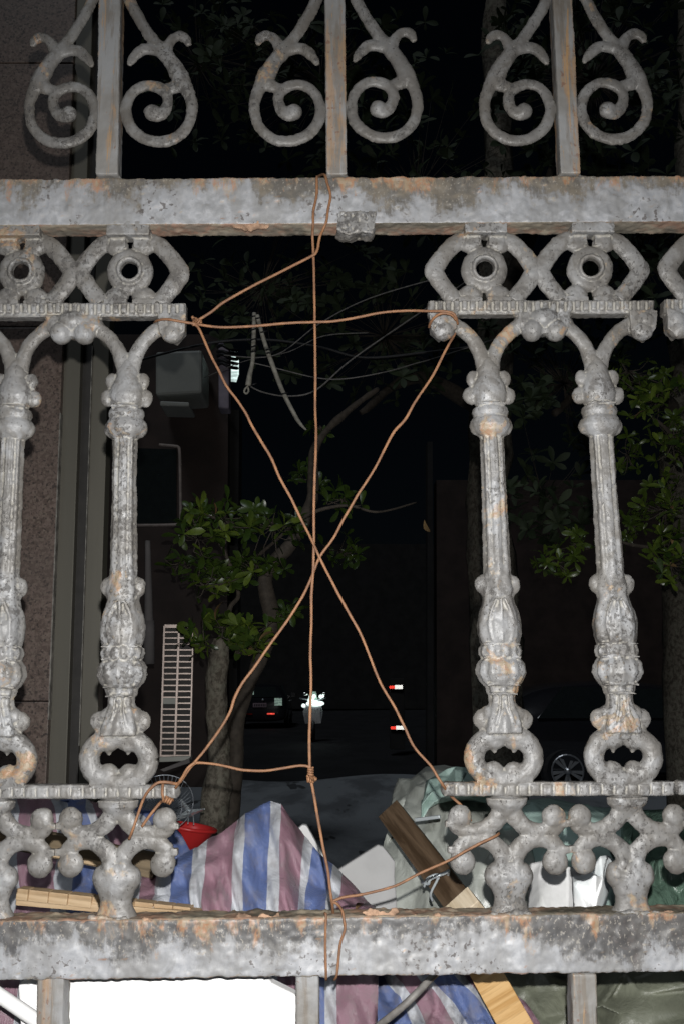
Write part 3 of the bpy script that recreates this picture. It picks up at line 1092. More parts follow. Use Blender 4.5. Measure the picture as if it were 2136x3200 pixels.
wire('rusty wire stretched level across the top of the gap between both panels', [W4, [(1338, 1024, -0.004), (1342, 1010, -0.014), (1355, 992, -0.022), (1378, 980, -0.026), (1408, 984, -0.025), (1424, 1000, -0.02)]])
W2 = [(600, 1012), (616, 1019), (645, 1072), (675, 1141), (706, 1206), (737, 1245), (767, 1287), (787, 1329), (813, 1375), (844, 1428), (878, 1497), (917, 1570), (947, 1635), (978, 1696, -0.016), (1001, 1744, -0.018), (1040, 1820), (1082, 1904), (1121, 1975), (1150, 2043), (1186, 2125), (1204, 2161), (1239, 2229), (1268, 2279), (1300, 2339), (1343, 2393), (1364, 2425), (1384, 2454, -0.012), (1400, 2478, 0.004), (1414, 2493, 0.009), (1443, 2521, 0.01), (1470, 2566, 0.011)]
wire('kinked rusty wire running diagonally from the upper left knot to the right sill', [W2])
W3 = [(1426, 1022, 0.004), (1417, 1049, -0.004), (1397, 1084), (1340, 1187), (1298, 1256), (1264, 1310), (1233, 1348), (1206, 1398), (1176, 1455), (1145, 1505), (1114, 1551), (1084, 1604), (1053, 1658), (1026, 1700), (1002, 1740), (976, 1804, -0.010), (947, 1864), (904, 1932), (869, 1982), (833, 2036), (797, 2086), (761, 2132), (733, 2179), (719, 2218), (697, 2261), (669, 2304), (640, 2343), (611, 2382), (590, 2411), (572, 2436), (556, 2450), (530, 2446, -0.016), (498, 2446, -0.018), (475, 2462, -0.018), (458, 2482, -0.016), (446, 2505, -0.014), (430, 2549, -0.02), (415, 2592, -0.022), (403, 2622, -0.018)]
W3b = [(611, 2384, -0.015), (590, 2402, -0.017), (576, 2426, -0.016), (562, 2446, -0.014), (550, 2462, -0.006)]
W3c = [(513, 2450, 0.006), (512, 2448, -0.010), (509, 2475, -0.017), (512, 2500, -0.014), (502, 2508, -0.006), (470, 2548, -0.006), (444, 2584, -0.006)]
wire('rusty wire running diagonally from the upper right drop to the lower left sill', [W3, W3b, W3c], [(528, 2500, -0.010, 8, 1.2)])
W6 = [(600, 2392), (615, 2384), (654, 2388), (708, 2396), (761, 2404), (826, 2406), (869, 2401), (922, 2395), (950, 2395), (966, 2400)]
wire('short sagging rusty wire tied level across the lower left of the gap', [W6])
W7 = [(1016, 2856, -0.018), (1020, 2862, -0.021), (1019, 2900, -0.0215), (1018, 2960, -0.0215), (1020, 3040, -0.0215), (1020, 3062, -0.014)]
W7b = [(1046, 3062, -0.014), (1053, 3050, -0.0215), (1057, 3020, -0.0215), (1064, 2953, -0.0215), (1079, 2908, -0.0215), (1076, 2877, -0.0215), (1070, 2848, -0.018), (1056, 2828, -0.012), (1038, 2820), (1046, 2817), (1079, 2805), (1146, 2792), (1227, 2772), (1303, 2734), (1400, 2689, -0.016), (1470, 2650, -0.020), (1541, 2617, -0.018), (1556, 2606, -0.006)]
wire('rusty wire looped round the bottom rail and rising right to the foot scrolls', [W7, W7b])

# =================================================================== BUILDING AT THE LEFT: granite slabs and metal frame
gw = thing('granite_wall', 'brown speckled granite pillar wall left of the gate', 'wall', P(60, 1500, 1.25))
YG = 1.25


def wall_piece(name, x0t, x1t, x0b, x1b, y0, y1, Y, th, m, parent, bev=0.002):
    o = slab(name, [(x0t, y0), (x1t, y0), (x1b, y1), (x0b, y1)], Y, th, m, parent, bev)
    return o


def lx(xa, ya, xb, yb):
    return lambda y: xa + (y - ya) * (xb - xa) / (yb - ya)


e1 = lx(238, 0, 146, 2400)
e2 = lx(292, 0, 207, 2430)
e3 = lx(325, 0, 244, 2430)
e4 = lx(376, 0, 300, 2430)
ysl = [-700, 196, 1020, 2190, 3300]
for i in range(4):
    a, b = ysl[i] + 3, ysl[i + 1]
    wall_piece('stone_slab', -700, e1(a), -760, e1(b), a, b, YG + (0.012 if i == 0 else 0.0), 0.06, M['granite'], gw)
df = thing('metal_door_frame', 'olive metal frame strips beside the granite wall', 'door frame', P(250, 1500, 1.3))
wall_piece('frame_strip', e1(-300) + 2, e2(-300), e1(3300) + 2, e2(3300), -300, 3300, YG + 0.02, 0.05, M['steel'], df)
wall_piece('gasket', e2(-300), e3(-300), e2(3300), e3(3300), -300, 3300, YG + 0.045, 0.05, M['darkgap'], df, 0)
wall_piece('frame_strip', e3(-300) + 2, e4(-300), e3(3300) + 2, e4(3300), -300, 3300, YG + 0.03, 0.05, M['steel'], df)
wall_piece('seam', e1(1290) - 1.2, e1(1290) + 1.8, e1(2250) - 1.2, e1(2250) + 1.8, 1290, 2250, YG - 0.003, 0.02, M['seam'], df, 0)
wall_piece('seam', e3(1080) - 1.0, e3(1080) + 1.2, e3(2330) - 1.0, e3(2330) + 1.2, 1080, 2330, YG + 0.022, 0.02, M['seam'], df, 0)

# far building behind, left of centre
fb = thing('apartment_building', 'dark brown house wall far behind the tree', 'building', P(560, 2000, 6))
YB = 6.0
o = slab('wall', [(222, 1045), (714, 1045), (708, 2460), (200, 2460)], YB, 0.3, M['wallb'], fb, 0)
o = slab('gutter_panel', [(716, 1280), (748, 1280), (740, 2300), (708, 2300)], YB + 0.15, 0.25, M['walld'], fb, 0)
w = slab('window', [(720, 1108), (746, 1112), (746, 1168), (738, 1192), (722, 1190)], YB + 0.02, 0.02, M['window'], fb, 0)
o = slab('window', [(420, 1400), (552, 1404), (552, 1632), (416, 1640)], YB - 0.012, 0.012, M['glass'], fb, 0)
ac = thing('wall_cabinet', 'grey green boxy cabinet high on the dark brown house wall', 'cabinet', P(560, 1235, 5.7))
o = slab('casing', [(486, 1098), (632, 1092), (632, 1228), (486, 1236)], 5.55, 0.4, M['acbox'], ac, 0.02)
o = slab('base_frame', [(500, 1252), (592, 1256), (592, 1270), (500, 1268)], 5.5, 0.3, M['acbox'], ac, 0.01)
ap = thing('downpipe_box', 'mauve vertical casing with cables beside the lit window', 'casing', P(700, 1275, 5.5))
o = slab('casing', [(683, 1060), (716, 1064), (716, 1276), (683, 1276)], 5.4, 0.15, M['acpurple'], ap, 0.01)
for k in range(5):
    bm = bmesh.new()
    yy = 1085 + k * 14
    tube3(bm, [P(680, yy, 5.38), P(695, yy - 6 + 5 * (k % 2), 5.36), P(718, yy + 6, 5.38), P(742, yy + 10, 5.7)], 0.012, 6, 4)
    me = to_mesh(bm)
    cbl = link('cable', me, M['black'])
    cbl.parent = ap
    cbl.location = -ap.location
bm = bmesh.new()
tube3(bm, [P(498, 1390, 5.6), P(545, 1394, 5.6), P(558, 1398, 5.6), P(562, 1415, 5.6), P(564, 1500, 5.6), P(565, 1620, 5.6), P(560, 1635, 5.6), P(545, 1640, 5.6), P(430, 1642, 5.6)], 0.011, 8, 4)
tag(link('pipe', to_mesh(bm), M['pipe']), 'thin pale pipe bent in a bracket shape on the dark house wall', 'pipe')

# drainpipe just right of the metal frame
bm = bmesh.new()
tube3(bm, [P(462, 1690, 2.6), P(464, 1800, 2.6), P(466, 2075, 2.6)], [0.010, 0.013, 0.020], 12, 4)
tube3(bm, [P(466, 1940, 2.6), P(466, 2075, 2.6)], [0.021, 0.021], 12, 4)
tag(link('drainpipe', to_mesh(bm), M['concrete']), 'grey drainpipe with a sleeve left of the slotted grille', 'pipe')

# slotted grille
gr = thing('window_grille', 'tall pale metal grille with two columns of slots beside the tree trunk', 'grille', P(545, 2365, 1.9))
YR = 1.9


def gbar(name, pts, r, m=M['grille']):
    bm = bmesh.new()
    q = [P(*p_) if len(p_) == 3 else P(p_[0], p_[1], YR) for p_ in pts]
    tube3(bm, q, r, 6, 1)
    me = to_mesh(bm)
    o = link(name, me, m)
    o.parent = gr
    me.transform(Matrix.Translation(-q[0]))
    o.location = q[0] - gr.location
    return o


gl, gm_, gr_ = lx(514, 1955, 502, 2365), lx(560, 1960, 546, 2365), lx(604, 1955, 594, 2365)
for fx, w_ in ((gl, 6), (gm_, 7), (gr_, 5)):
    slab('stile', [(fx(1955) - w_ / 2, 1955), (fx(1955) + w_ / 2, 1955), (fx(2365) + w_ / 2, 2365), (fx(2365) - w_ / 2, 2365)], YR - 0.004, 0.012, M['grille'], gr, 0.001)
for k in range(23):
    yy = 1957 + k * 18.5
    wd = 2.5 if 0 < k < 22 else 5.5
    slab('slat', [(gl(yy), yy - wd), (gr_(yy), yy - wd), (gr_(yy), yy + wd), (gl(yy), yy + wd)], YR, 0.010, M['grille'], gr, 0.0008)
slab('closed_slot', [(gl(2185), 2182), (gm_(2185) - 3, 2182), (gm_(2195) - 3, 2200), (gl(2195), 2200)], YR - 0.001, 0.006, M['acbox'], gr, 0)
slab('back_board', [(gl(1950), 1950), (gr_(1950), 1950), (gr_(2370), 2370), (gl(2370), 2370)], YR + 0.1, 0.02, M['darkgap'], gr, 0)
slab('base_beam', [(498, 2366), (594, 2362), (594, 2378), (498, 2382)], YR - 0.01, 0.05, M['acbox'], gr, 0.002)
slab('base_brace', [(500, 2405), (592, 2370), (594, 2384), (512, 2412)], YR - 0.02, 0.03, M['concrete'], gr, 0.002)

# =================================================================== TREES
def leaf_mesh(name, m, bend=0.25, obovate=True):
    L, W = 1.0, 0.40
    ts = [0.0, 0.18, 0.4, 0.62, 0.82, 0.95, 1.0]
    ws = [0.04, 0.17, 0.33, 0.44, 0.40, 0.2, 0.02]
    vs, fs = [], []
    for t, w_ in zip(ts, ws):
        z = -bend * t * t + 0.1 * t
        for sx in (-1, 0, 1):
            vs.append((sx * w_ * W * 1.1, t * L, z + (0.10 * w_ if sx else 0)))
    for i in range(len(ts) - 1):
        for j in range(2):
            a = i * 3 + j
            fs.append((a, a + 1, a + 4, a + 3))
    me = bpy.data.meshes.new(name)
    me.from_pydata(vs, [], fs)
    me.materials.append(m)
    for p_ in me.polygons:
        p_.use_smooth = True
    return me


LEAF = [leaf_mesh('leaf', M['leaf'], 0.3), leaf_mesh('leaf', M['leaf'], 0.05), leaf_mesh('leaf', M['leaf'], 0.5)]
DRY = leaf_mesh('leaf', M['dry'], 0.6)
LEAFD = leaf_mesh('leaf', M['leafd'], 0.3)


def rosettes(regions, count):
    """(position, size) of leaf rosettes within ellipsoids given in photo pixels"""
    out = []
    tot = sum(r[2] * r[3] for r in regions)
    for (px, py, rx, ry, Y, dep) in regions:
        n = max(1, round(count * rx * ry / tot))
        for _ in range(n):
            while True:
                a, b, c = random.uniform(-1, 1), random.uniform(-1, 1), random.uniform(-1, 1)
                if a * a + b * b + c * c < 1:
                    break
            out.append(P(px + a * rx, py + b * ry, Y + c * dep))
    return out


def leaf_mats(c, size):
    """matrices of one rosette of leaves"""
    ax_ = Vector((random.gauss(0, 0.6), random.gauss(-0.5, 0.5), random.gauss(0.7, 0.4))).normalized()
    q = ax_.to_track_quat('Z', 'Y').to_matrix().to_4x4()
    n = random.randint(4, 9)
    out = []
    for k in range(n):
        a = 2 * math.pi * (k + random.uniform(-0.2, 0.2)) / n
        tilt = R(random.uniform(-15, 65))
        s_ = size * random.uniform(0.45, 1.2)
        mt = Matrix.Translation(c) @ q @ Matrix.Rotation(a, 4, 'Z') @ Matrix.Rotation(tilt, 4, 'X') @ Matrix.Rotation(R(random.uniform(-25, 25)), 4, 'Y') @ Matrix.Scale(s_, 4)
        out.append(mt)
    return out


def foliage_stuff(name, mats, proto, parent):
    co = np.array([v_.co[:] for v_ in proto.vertices])
    fs = np.array([p_.vertices[:] for p_ in proto.polygons])
    allv, allf = [], []
    for i, mt in enumerate(mats):
        A = np.array(mt)
        allv.append(co @ A[:3, :3].T + A[:3, 3])
        allf.append(fs + i * len(co))
    me = bpy.data.meshes.new(name)
    me.from_pydata(np.vstack(allv).tolist(), [], np.vstack(allf).tolist())
    me.materials.append(proto.materials[0])
    for p_ in me.polygons:
        p_.use_smooth = True
    o = link(name, me, None, parent)
    if parent is not None:
        o.location = -parent.location
    o['kind'] = 'stuff'
    return o


def leafy_tree(name, label, cat, base, regions, n_ros, size, trunks, n_single, dry=3, proto=None):
    t = thing(name, label, cat, base)
    for nm, pts, rads in trunks:
        bm = bmesh.new()
        tube3(bm, pts, rads, 20, 8)
        me = to_mesh(bm)
        n = len(me.vertices)
        co = np.array([v_.co[:] for v_ in me.vertices]); no = np.array([v_.normal[:] for v_ in me.vertices])
        co = co + no * (fbm(co, 14, 4, 3)[:, None] * max(rads) * 0.16)
        me.vertices.foreach_set('co', co.ravel())
        me.update()
        o = link(nm, me, M['bark'] if nm == 'trunk' else M['twig'])
        o.parent = t
        o.location = -Vector(base)
    mats = []
    for c in rosettes(regions, n_ros):
        mats.append((c, leaf_mats(c, size)))
    mats.sort(key=lambda m_: (m_[0] - CAM).length)
    flat = [x for _, mm in mats for x in mm]
    for i, mt in enumerate(flat[:n_single]):
        me = random.choice(LEAF) if i % 60 else DRY
        if proto is not None:
            me = proto
        o = bpy.data.objects.new('leaf', me)
        col.objects.link(o)
        o.parent = t
        o.matrix_local = Matrix.Translation(-Vector(base)) @ mt
    bm = bmesh.new()
    hubs = [P(r_[0], r_[1], r_[4]) for r_ in regions]
    for c, _ in mats:
        h = min(hubs, key=lambda q_: (q_ - c).length)
        mid_ = (h + c) / 2 + Vector((random.gauss(0, 0.008), random.gauss(0, 0.008), -0.01))
        tube3(bm, [h, mid_, c], [0.0022, 0.0016, 0.0009], 5, 2)
    tw = link('twigs', to_mesh(bm), M['twig'], t)
    tw.location = -Vector(base)
    tw['kind'] = 'stuff'
    if flat[n_single:]:
        foliage_stuff('foliage', flat[n_single:], proto or LEAF[0], t)
    return t


T = 1.75
base1 = ground(660, 3080)
base1 = Vector((P(655, 2750, T).x, T, 0))
leafy_tree('street_tree', 'glossy leaved tree with mottled trunk behind the striped tarp', 'tree', base1,
           [(700, 1620, 130, 60, 1.6, 0.15), (620, 1680, 90, 70, 1.6, 0.15), (860, 1640, 110, 60, 1.65, 0.15),
            (680, 1800, 120, 60, 1.7, 0.2), (800, 1780, 110, 60, 1.75, 0.2), (560, 1760, 50, 40, 1.8, 0.1), (640, 1830, 60, 40, 1.6, 0.1),
            (700, 1960, 110, 45, 1.6, 0.15), (800, 1990, 90, 45, 1.6, 0.15), (640, 2010, 70, 35, 1.55, 0.1), (760, 2040, 90, 30, 1.6, 0.1), (880, 1920, 60, 40, 1.7, 0.1),
            (1070, 1560, 80, 32, 1.7, 0.1), (1000, 1330, 40, 40, 2.1, 0.1), (1060, 1720, 90, 50, 2.3, 0.2), (960, 1500, 70, 60, 2.2, 0.2)],
           200, 0.044,
           [('trunk', [(base1.x - 0.01, T, 0), P(652, 2760, T), P(668, 2560, T), P(684, 2400, T), P(676, 2240, T), P(680, 2120, T), P(690, 2000, T)], [0.048, 0.040, 0.037, 0.034, 0.033, 0.032, 0.022]),
            ('branch', [P(705, 2760, T + 0.06), P(724, 2500, T + 0.06), P(738, 2350, T + 0.06), P(742, 2240, T + 0.05), P(800, 2090, T + 0.05), P(850, 1950, T + 0.1), P(830, 1800, T + 0.1), P(915, 1690, T + 0.1), P(975, 1560, T + 0.15), P(985, 1400, T + 0.2), P(1080, 1290, T + 0.3), P(1180, 1215, T + 0.4)],
             [0.030, 0.026, 0.024, 0.022, 0.020, 0.024, 0.022, 0.022, 0.018, 0.014, 0.012, 0.008]),
            ('branch', [P(690, 2000, T), P(720, 1900, T), P(745, 1850, T + 0.02), P(700, 1720, T), P(650, 1650, T)], [0.010, 0.008, 0.007, 0.005, 0.003]),
            ('branch', [P(780, 1760, T + 0.1), P(850, 1700, T), P(960, 1610, T - 0.1), P(1080, 1580, T - 0.1), P(1180, 1600, T - 0.1), P(1300, 1570, T)], [0.006, 0.005, 0.005, 0.004, 0.003, 0.002])], 290)
base2 = Vector((P(2250, 2400, 2.6).x, 2.6, 0))
leafy_tree('leafy_shrub_tree', 'dark glossy leaved tree at the right edge behind the right balusters', 'tree', base2,
           [(2050, 1250, 110, 90, 1.9, 0.25), (2100, 1380, 90, 80, 1.9, 0.25), (1960, 1160, 80, 60, 2.1, 0.2), (2080, 1590, 80, 110, 1.9, 0.25), (1740, 1760, 90, 50, 2.1, 0.2), (1800, 1700, 60, 40, 2.1, 0.15),
            (2090, 1750, 80, 80, 1.9, 0.2), (1960, 1420, 60, 70, 2.3, 0.2), (1980, 1640, 60, 60, 2.3, 0.2)],
           170, 0.040,
           [('trunk', [(base2.x, 2.6, 0), P(2240, 2300, 2.6), P(2220, 1800, 2.6), P(2180, 1300, 2.6), P(2120, 800, 2.6)], [0.06, 0.05, 0.045, 0.035, 0.02]),
            ('branch', [P(2230, 1900, 2.6), P(2090, 1740, 2.2), P(1960, 1700, 2.1), P(1850, 1670, 2.1)], [0.014, 0.009, 0.005, 0.003]),
            ('branch', [P(2230, 1700, 2.6), P(2120, 1400, 2.1), P(2030, 1300, 2.0)], [0.014, 0.008, 0.004])], 290)
# the dim canopies above
for i, (label, bx, Y, regs, nros) in enumerate((
        ('dim tree crown filling the dark above the middle scrolls', 1545, 4.2,
         [(1000, 250, 420, 300, 3.4, 0.6), (1300, 600, 450, 300, 3.6, 0.6), (820, 900, 260, 250, 3.6, 0.5), (1200, 1050, 350, 250, 3.8, 0.6), (620, 200, 200, 300, 4.0, 0.5)], 420),
        ('dim tree crown behind the rightmost top scrolls', 2150, 4.2,
         [(1850, 250, 380, 330, 3.2, 0.6), (2000, 800, 300, 300, 3.4, 0.6), (1760, 1200, 250, 250, 3.6, 0.6), (1700, 1560, 160, 150, 3.6, 0.4)], 420))):
    base = Vector((P(bx, 2200, Y).x, Y, 0))
    t = leafy_tree('background_tree', label, 'tree', base, regs, nros, 0.085,
                   [('trunk', [base, P(bx, 2000, Y), P(bx - 20, 1500, Y), P(bx + 10, 800, Y), P(bx, 0, Y)], [0.16, 0.13, 0.12, 0.1, 0.06]),
                    ('branch', [P(bx - 10, 1300, Y), P(bx - 240, 1180, Y - 0.3), P(bx - 420, 1290, Y - 0.6)], [0.05, 0.035, 0.015]),
                    ('branch', [P(bx, 1000, Y), P(bx + 160, 600, Y - 0.3), P(bx + 260, 300, Y - 0.6)], [0.05, 0.035, 0.015])], 150, proto=LEAFD)

# single dry leaf dangling
o = bpy.data.objects.new('dry_leaf', DRY)
col.objects.link(o)
o.matrix_world = Matrix.Translation(P(1325, 1625, 1.8)) @ Euler((R(-100), 0, R(20))).to_matrix().to_4x4() @ Matrix.Scale(0.045, 4)
tag(o, 'single brown dried leaf dangling on a thread in the dark', 'leaf')

# =================================================================== HANGING STRAPS AND CABLES
def cable(name, label, pts, r, m, cat='cable', seg=8):
    bm = bmesh.new()
    q = [P(*p_) for p_ in pts]
    tube3(bm, q, r, seg, 6)
    me = to_mesh(bm)
    o = link(name, me, m)
    recentre(me, o, q[0])
    tag(o, label, cat)
    return o


st = thing('hanging_strap', 'pale pvc strap ending in a hook wrapped with black cable ties', 'strap', P(795, 980, 2.4))
bm = bmesh.new()
q = [P(795, 978, 2.4), P(793, 1060, 2.4), P(790, 1130, 2.4), P(782, 1165, 2.4), P(776, 1205, 2.4)]
tube3(bm, q, [0.008, 0.0085, 0.008, 0.009, 0.012], 8, 5)
q = [P(776, 1205, 2.4), P(766, 1216, 2.4), P(764, 1226, 2.4), P(771, 1230, 2.4), P(777, 1222, 2.4), P(776, 1211, 2.4)]
tube3(bm, q, 0.0035, 8, 4)
me = to_mesh(bm)
o = link('strap_body', me, M['strap']); o.parent = st; o.location = -st.location
for k, yy in enumerate((990, 1032, 1062, 1085, 1100, 1204)):
    bm = bmesh.new()
    tube3(bm, [P(784, yy, 2.385), P(803, yy - 4 - 2 * (k % 2), 2.385)], 0.003, 6, 1)
    me = to_mesh(bm)
    o = link('cable_tie', me, M['black']); o.parent = st; o.location = -st.location
st = thing('hanging_strap', 'long pale pvc strap slanting down right from the cable bundle', 'strap', P(804, 985, 2.3))
bm = bmesh.new()
q = [P(804, 985, 2.35), P(824, 1060, 2.35), P(846, 1125, 2.35), P(880, 1215, 2.35), P(912, 1280, 2.35), P(935, 1320, 2.35), P(958, 1345, 2.35)]
tube3(bm, q, [0.008, 0.008, 0.009, 0.0085, 0.008, 0.007, 0.003], 8, 5)
me = to_mesh(bm)
o = link('strap_body', me, M['strap']); o.parent = st; o.location = -st.location
for k, (xx, yy) in enumerate(((806, 992), (822, 1035), (838, 1090), (841, 1100), (886, 1228))):
    bm = bmesh.new()
    tube3(bm, [P(xx - 8, yy + 4, 2.335), P(xx + 14, yy - 1, 2.335)], 0.003, 6, 1)
    me = to_mesh(bm)
    o = link('cable_tie', me, M['black']); o.parent = st; o.location = -st.location
cable('cable', 'thin pale cable sagging across the upper middle of the gap', [(795, 1135, 2.4), (860, 1150, 2.4), (985, 1180, 2.4), (1075, 1184, 2.4), (1200, 1163, 2.4), (1300, 1135, 2.5), (1380, 1112, 2.6), (1700, 1010, 3)], 0.0022, M['cable'])
cable('cable', 'thin grey cable sagging below the strap hook', [(770, 1200, 2.5), (820, 1225, 2.5), (900, 1238, 2.5), (985, 1220, 2.5), (1090, 1130, 2.5), (1240, 1025, 2.5), (1500, 850, 2.7)], 0.003, M['cable'])
cable('cable', 'dark cable bundle running level behind the wire knot', [(420, 1130, 3), (640, 1075, 3), (830, 1062, 3), (1000, 1085, 3), (1140, 1118, 3), (1340, 1100, 3), (1500, 1080, 3)], 0.006, M['black'])
cable('cable', 'thin cable rising steeply to the right behind the level wire', [(700, 1110, 2.8), (860, 1110, 2.8), (1000, 1010, 2.8), (1160, 930, 2.8), (1400, 860, 2.8)], 0.0025, M['cable'])
cable('cable', 'fine cable beside the strap crossing in front of the dark wall', [(640, 1180, 3.2), (760, 1130, 3.0), (900, 1100, 2.8), (1010, 1050, 2.8), (1150, 1040, 2.8)], 0.002, M['cable'])


# =================================================================== CARS, SCOOTER, PILLAR
def car(label, loc, rotz, plate=True):
    """hatchback, x = length (rear at x=0), y = width centred, z up"""
    c = thing('parked_car', label, 'car', loc)
    c.rotation_euler = (0, 0, rotz)
    # cross-sections along the length: (x, half width low, half width shoulder, z shoulder, half width roof, z roof)
    secs = [(0.0, 0.74, 0.80, 0.92, 0.60, 0.98), (0.12, 0.84, 0.87, 0.98, 0.62, 1.18), (0.45, 0.88, 0.90, 1.0, 0.60, 1.42), (1.1, 0.90, 0.91, 0.98, 0.60, 1.48), (2.0, 0.90, 0.91, 0.97, 0.60, 1.48),
            (2.7, 0.90, 0.91, 0.96, 0.58, 1.36), (3.3, 0.90, 0.90, 0.95, 0.62, 1.0), (3.9, 0.88, 0.87, 0.86, 0.6, 0.90), (4.3, 0.80, 0.78, 0.70, 0.55, 0.74)]
    bm = bmesh.new()
    prev = None
    for (x, wl, ws_, zs, wr, zr) in secs:
        ring = []
        half = [(wl * 0.9, 0.22), (wl, 0.35), (ws_, 0.6), (ws_, zs), (wr + (ws_ - wr) * 0.35, zs + (zr - zs) * 0.6), (wr, zr - 0.04), (wr * 0.6, zr)]
        for (yy, zz) in half:
            ring.append(bm.verts.new((x, yy, zz)))
        for (yy, zz) in half[::-1]:
            ring.append(bm.verts.new((x, -yy, zz)))
        if prev:
            n = len(ring)
            for k in range(n):
                bm.faces.new((prev[k], prev[(k + 1) % n], ring[(k + 1) % n], ring[k]))
        else:
            bm.faces.new(ring)
        prev = ring
    bm.faces.new(prev[::-1])
    me = to_mesh(bm)
    o = link('body', me, M['carblack'], c)
    sub = o.modifiers.new('s', 'SUBSURF'); sub.levels = 2; sub.render_levels = 2

    def part(name, pts_bm, m, parent=c):
        me_ = to_mesh(pts_bm)
        return link(name, me_, m, parent, smooth=False)
    bm = bmesh.new()
    prism_bm(bm, [(0.02, -0.58, 1.02), (0.02, 0.58, 1.02), (0.26, 0.5, 1.34), (0.26, -0.5, 1.34)], [(0.10, -0.58, 1.02), (0.10, 0.58, 1.02), (0.34, 0.5, 1.34), (0.34, -0.5, 1.34)])
    part('rear_window', bm, M['glass'])
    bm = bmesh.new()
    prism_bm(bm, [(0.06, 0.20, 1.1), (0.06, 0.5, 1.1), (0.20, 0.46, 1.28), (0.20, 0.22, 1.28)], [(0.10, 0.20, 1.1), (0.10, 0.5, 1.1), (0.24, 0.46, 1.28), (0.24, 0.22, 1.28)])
    part('emissive_reflection', bm, M['glintglass']) if plate else bm.free()  # emissive patch painted in for the reflection on the glass
    for sg in (-1, 1):
        bm = bmesh.new()
        prism_bm(bm, [(0.5, sg * 0.90, 1.0), (3.0, sg * 0.90, 0.98), (2.55, sg * 0.70, 1.34), (0.9, sg * 0.70, 1.40)], [(0.5, sg * 0.84, 1.0), (3.0, sg * 0.84, 0.98), (2.55, sg * 0.62, 1.34), (0.9, sg * 0.62, 1.40)])
        part('side_window', bm, M['glass'])
        for xx in (1.35, 2.35):
            bm = bmesh.new()
            box_bm(bm, (xx, sg * 0.9, 0.86), (xx + 0.16, sg * 0.935, 0.885))
            part('door_handle', bm, M['chrome'])
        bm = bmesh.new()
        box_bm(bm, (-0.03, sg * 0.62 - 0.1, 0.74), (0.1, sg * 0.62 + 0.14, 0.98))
        part('tail_lamp', bm, M['glintglass'] if plate else M['refr'])  # far car's lamps are off; their pale glint is emission
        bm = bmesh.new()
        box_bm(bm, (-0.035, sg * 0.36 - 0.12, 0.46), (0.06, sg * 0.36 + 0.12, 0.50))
        part('rear_reflector', bm, M['redglint'] if (sg == -1 and plate) else M['refr'])  # one reflector glows by itself, standing for torchlight thrown back
        bm = bmesh.new()
        box_bm(bm, (2.75, sg * 0.9, 0.98), (2.9, sg * 1.05, 1.12))
        part('wing_mirror', bm, M['carblack'])
        for xx in (0.85, 3.45):
            # tyre + multi-spoke rim
            bm = bmesh.new()
            ring = []
            cen = Vector((xx, sg * 0.83, 0.33))
            tube3(bm, [cen + Vector((0.27 * math.cos(a_ * math.pi / 12), 0, 0.27 * math.sin(a_ * math.pi / 12))) for a_ in range(25)], 0.075, 10, 1, caps=False)
            wh = part('tyre', bm, M['black'])
            bm = bmesh.new()
            yo = sg * 0.895
            tube3(bm, [Vector((xx + 0.205 * math.cos(a_ * math.pi / 12), yo, 0.33 + 0.205 * math.sin(a_ * math.pi / 12))) for a_ in range(25)], 0.012, 6, 1, caps=False)
            for k in range(10):
                a_ = 2 * math.pi * k / 10 + (0.12 if k % 2 else -0.12)
                d = Vector((math.cos(a_), 0, math.sin(a_))); n_ = Vector((-math.sin(a_), 0, math.cos(a_)))
                c0 = Vector((xx, yo, 0.33))
                p_ = [c0 + d * 0.05 - n_ * 0.012, c0 + d * 0.05 + n_ * 0.012, c0 + d * 0.205 + n_ * 0.026, c0 + d * 0.205 - n_ * 0.026]
                prism_bm(bm, p_, [x_ - Vector((0, sg * 0.03, 0)) for x_ in p_])
            bmesh.ops.create_uvsphere(bm, u_segments=12, v_segments=8, radius=0.05, matrix=Matrix.Translation((xx, yo, 0.33)))
            part('rim', bm, M['alloy'], wh)
    if plate:
        bm = bmesh.new()
        box_bm(bm, (-0.04, -0.22, 0.70), (0.0, 0.22, 0.83))
        pl = part('number_plate', bm, M['plate'])
        bm = bmesh.new()
        for k in range(7):
            yy = -0.19 + k * 0.056
            box_bm(bm, (-0.046, yy, 0.725), (-0.041, yy + 0.03, 0.80))
        part('characters', bm, M['walld'], pl)
        bm = bmesh.new()
        bmesh.ops.create_uvsphere(bm, u_segments=10, v_segments=8, radius=0.04, matrix=Matrix.Translation((-0.03, 0.0 - 0.1, 0.93)))
        part('badge', bm, M['chrome'])
    return c


cpos = P(812, 2282, 31)
car('dark hatchback seen from behind with an emissive red reflector, far down the road', (cpos.x, 31, 0), R(90))
wpos = P(1772, 2410, 11.7)
car('unlit black car standing side on behind the right balusters, one alloy wheel showing', (wpos.x - 0.85, 11.7 + 0.9, 0), 0, plate=False)

# scooter, front view
YS = 24.0
sp = P(978, 2245, YS)
sc = thing('motor_scooter', 'scooter facing the camera far off with emissive white headlamp glints', 'scooter', (sp.x, YS, 0))


def sp_part(name, fn, m, smooth=True):
    bm = bmesh.new()
    fn(bm)
    return link(name, to_mesh(bm), m, sc, smooth)


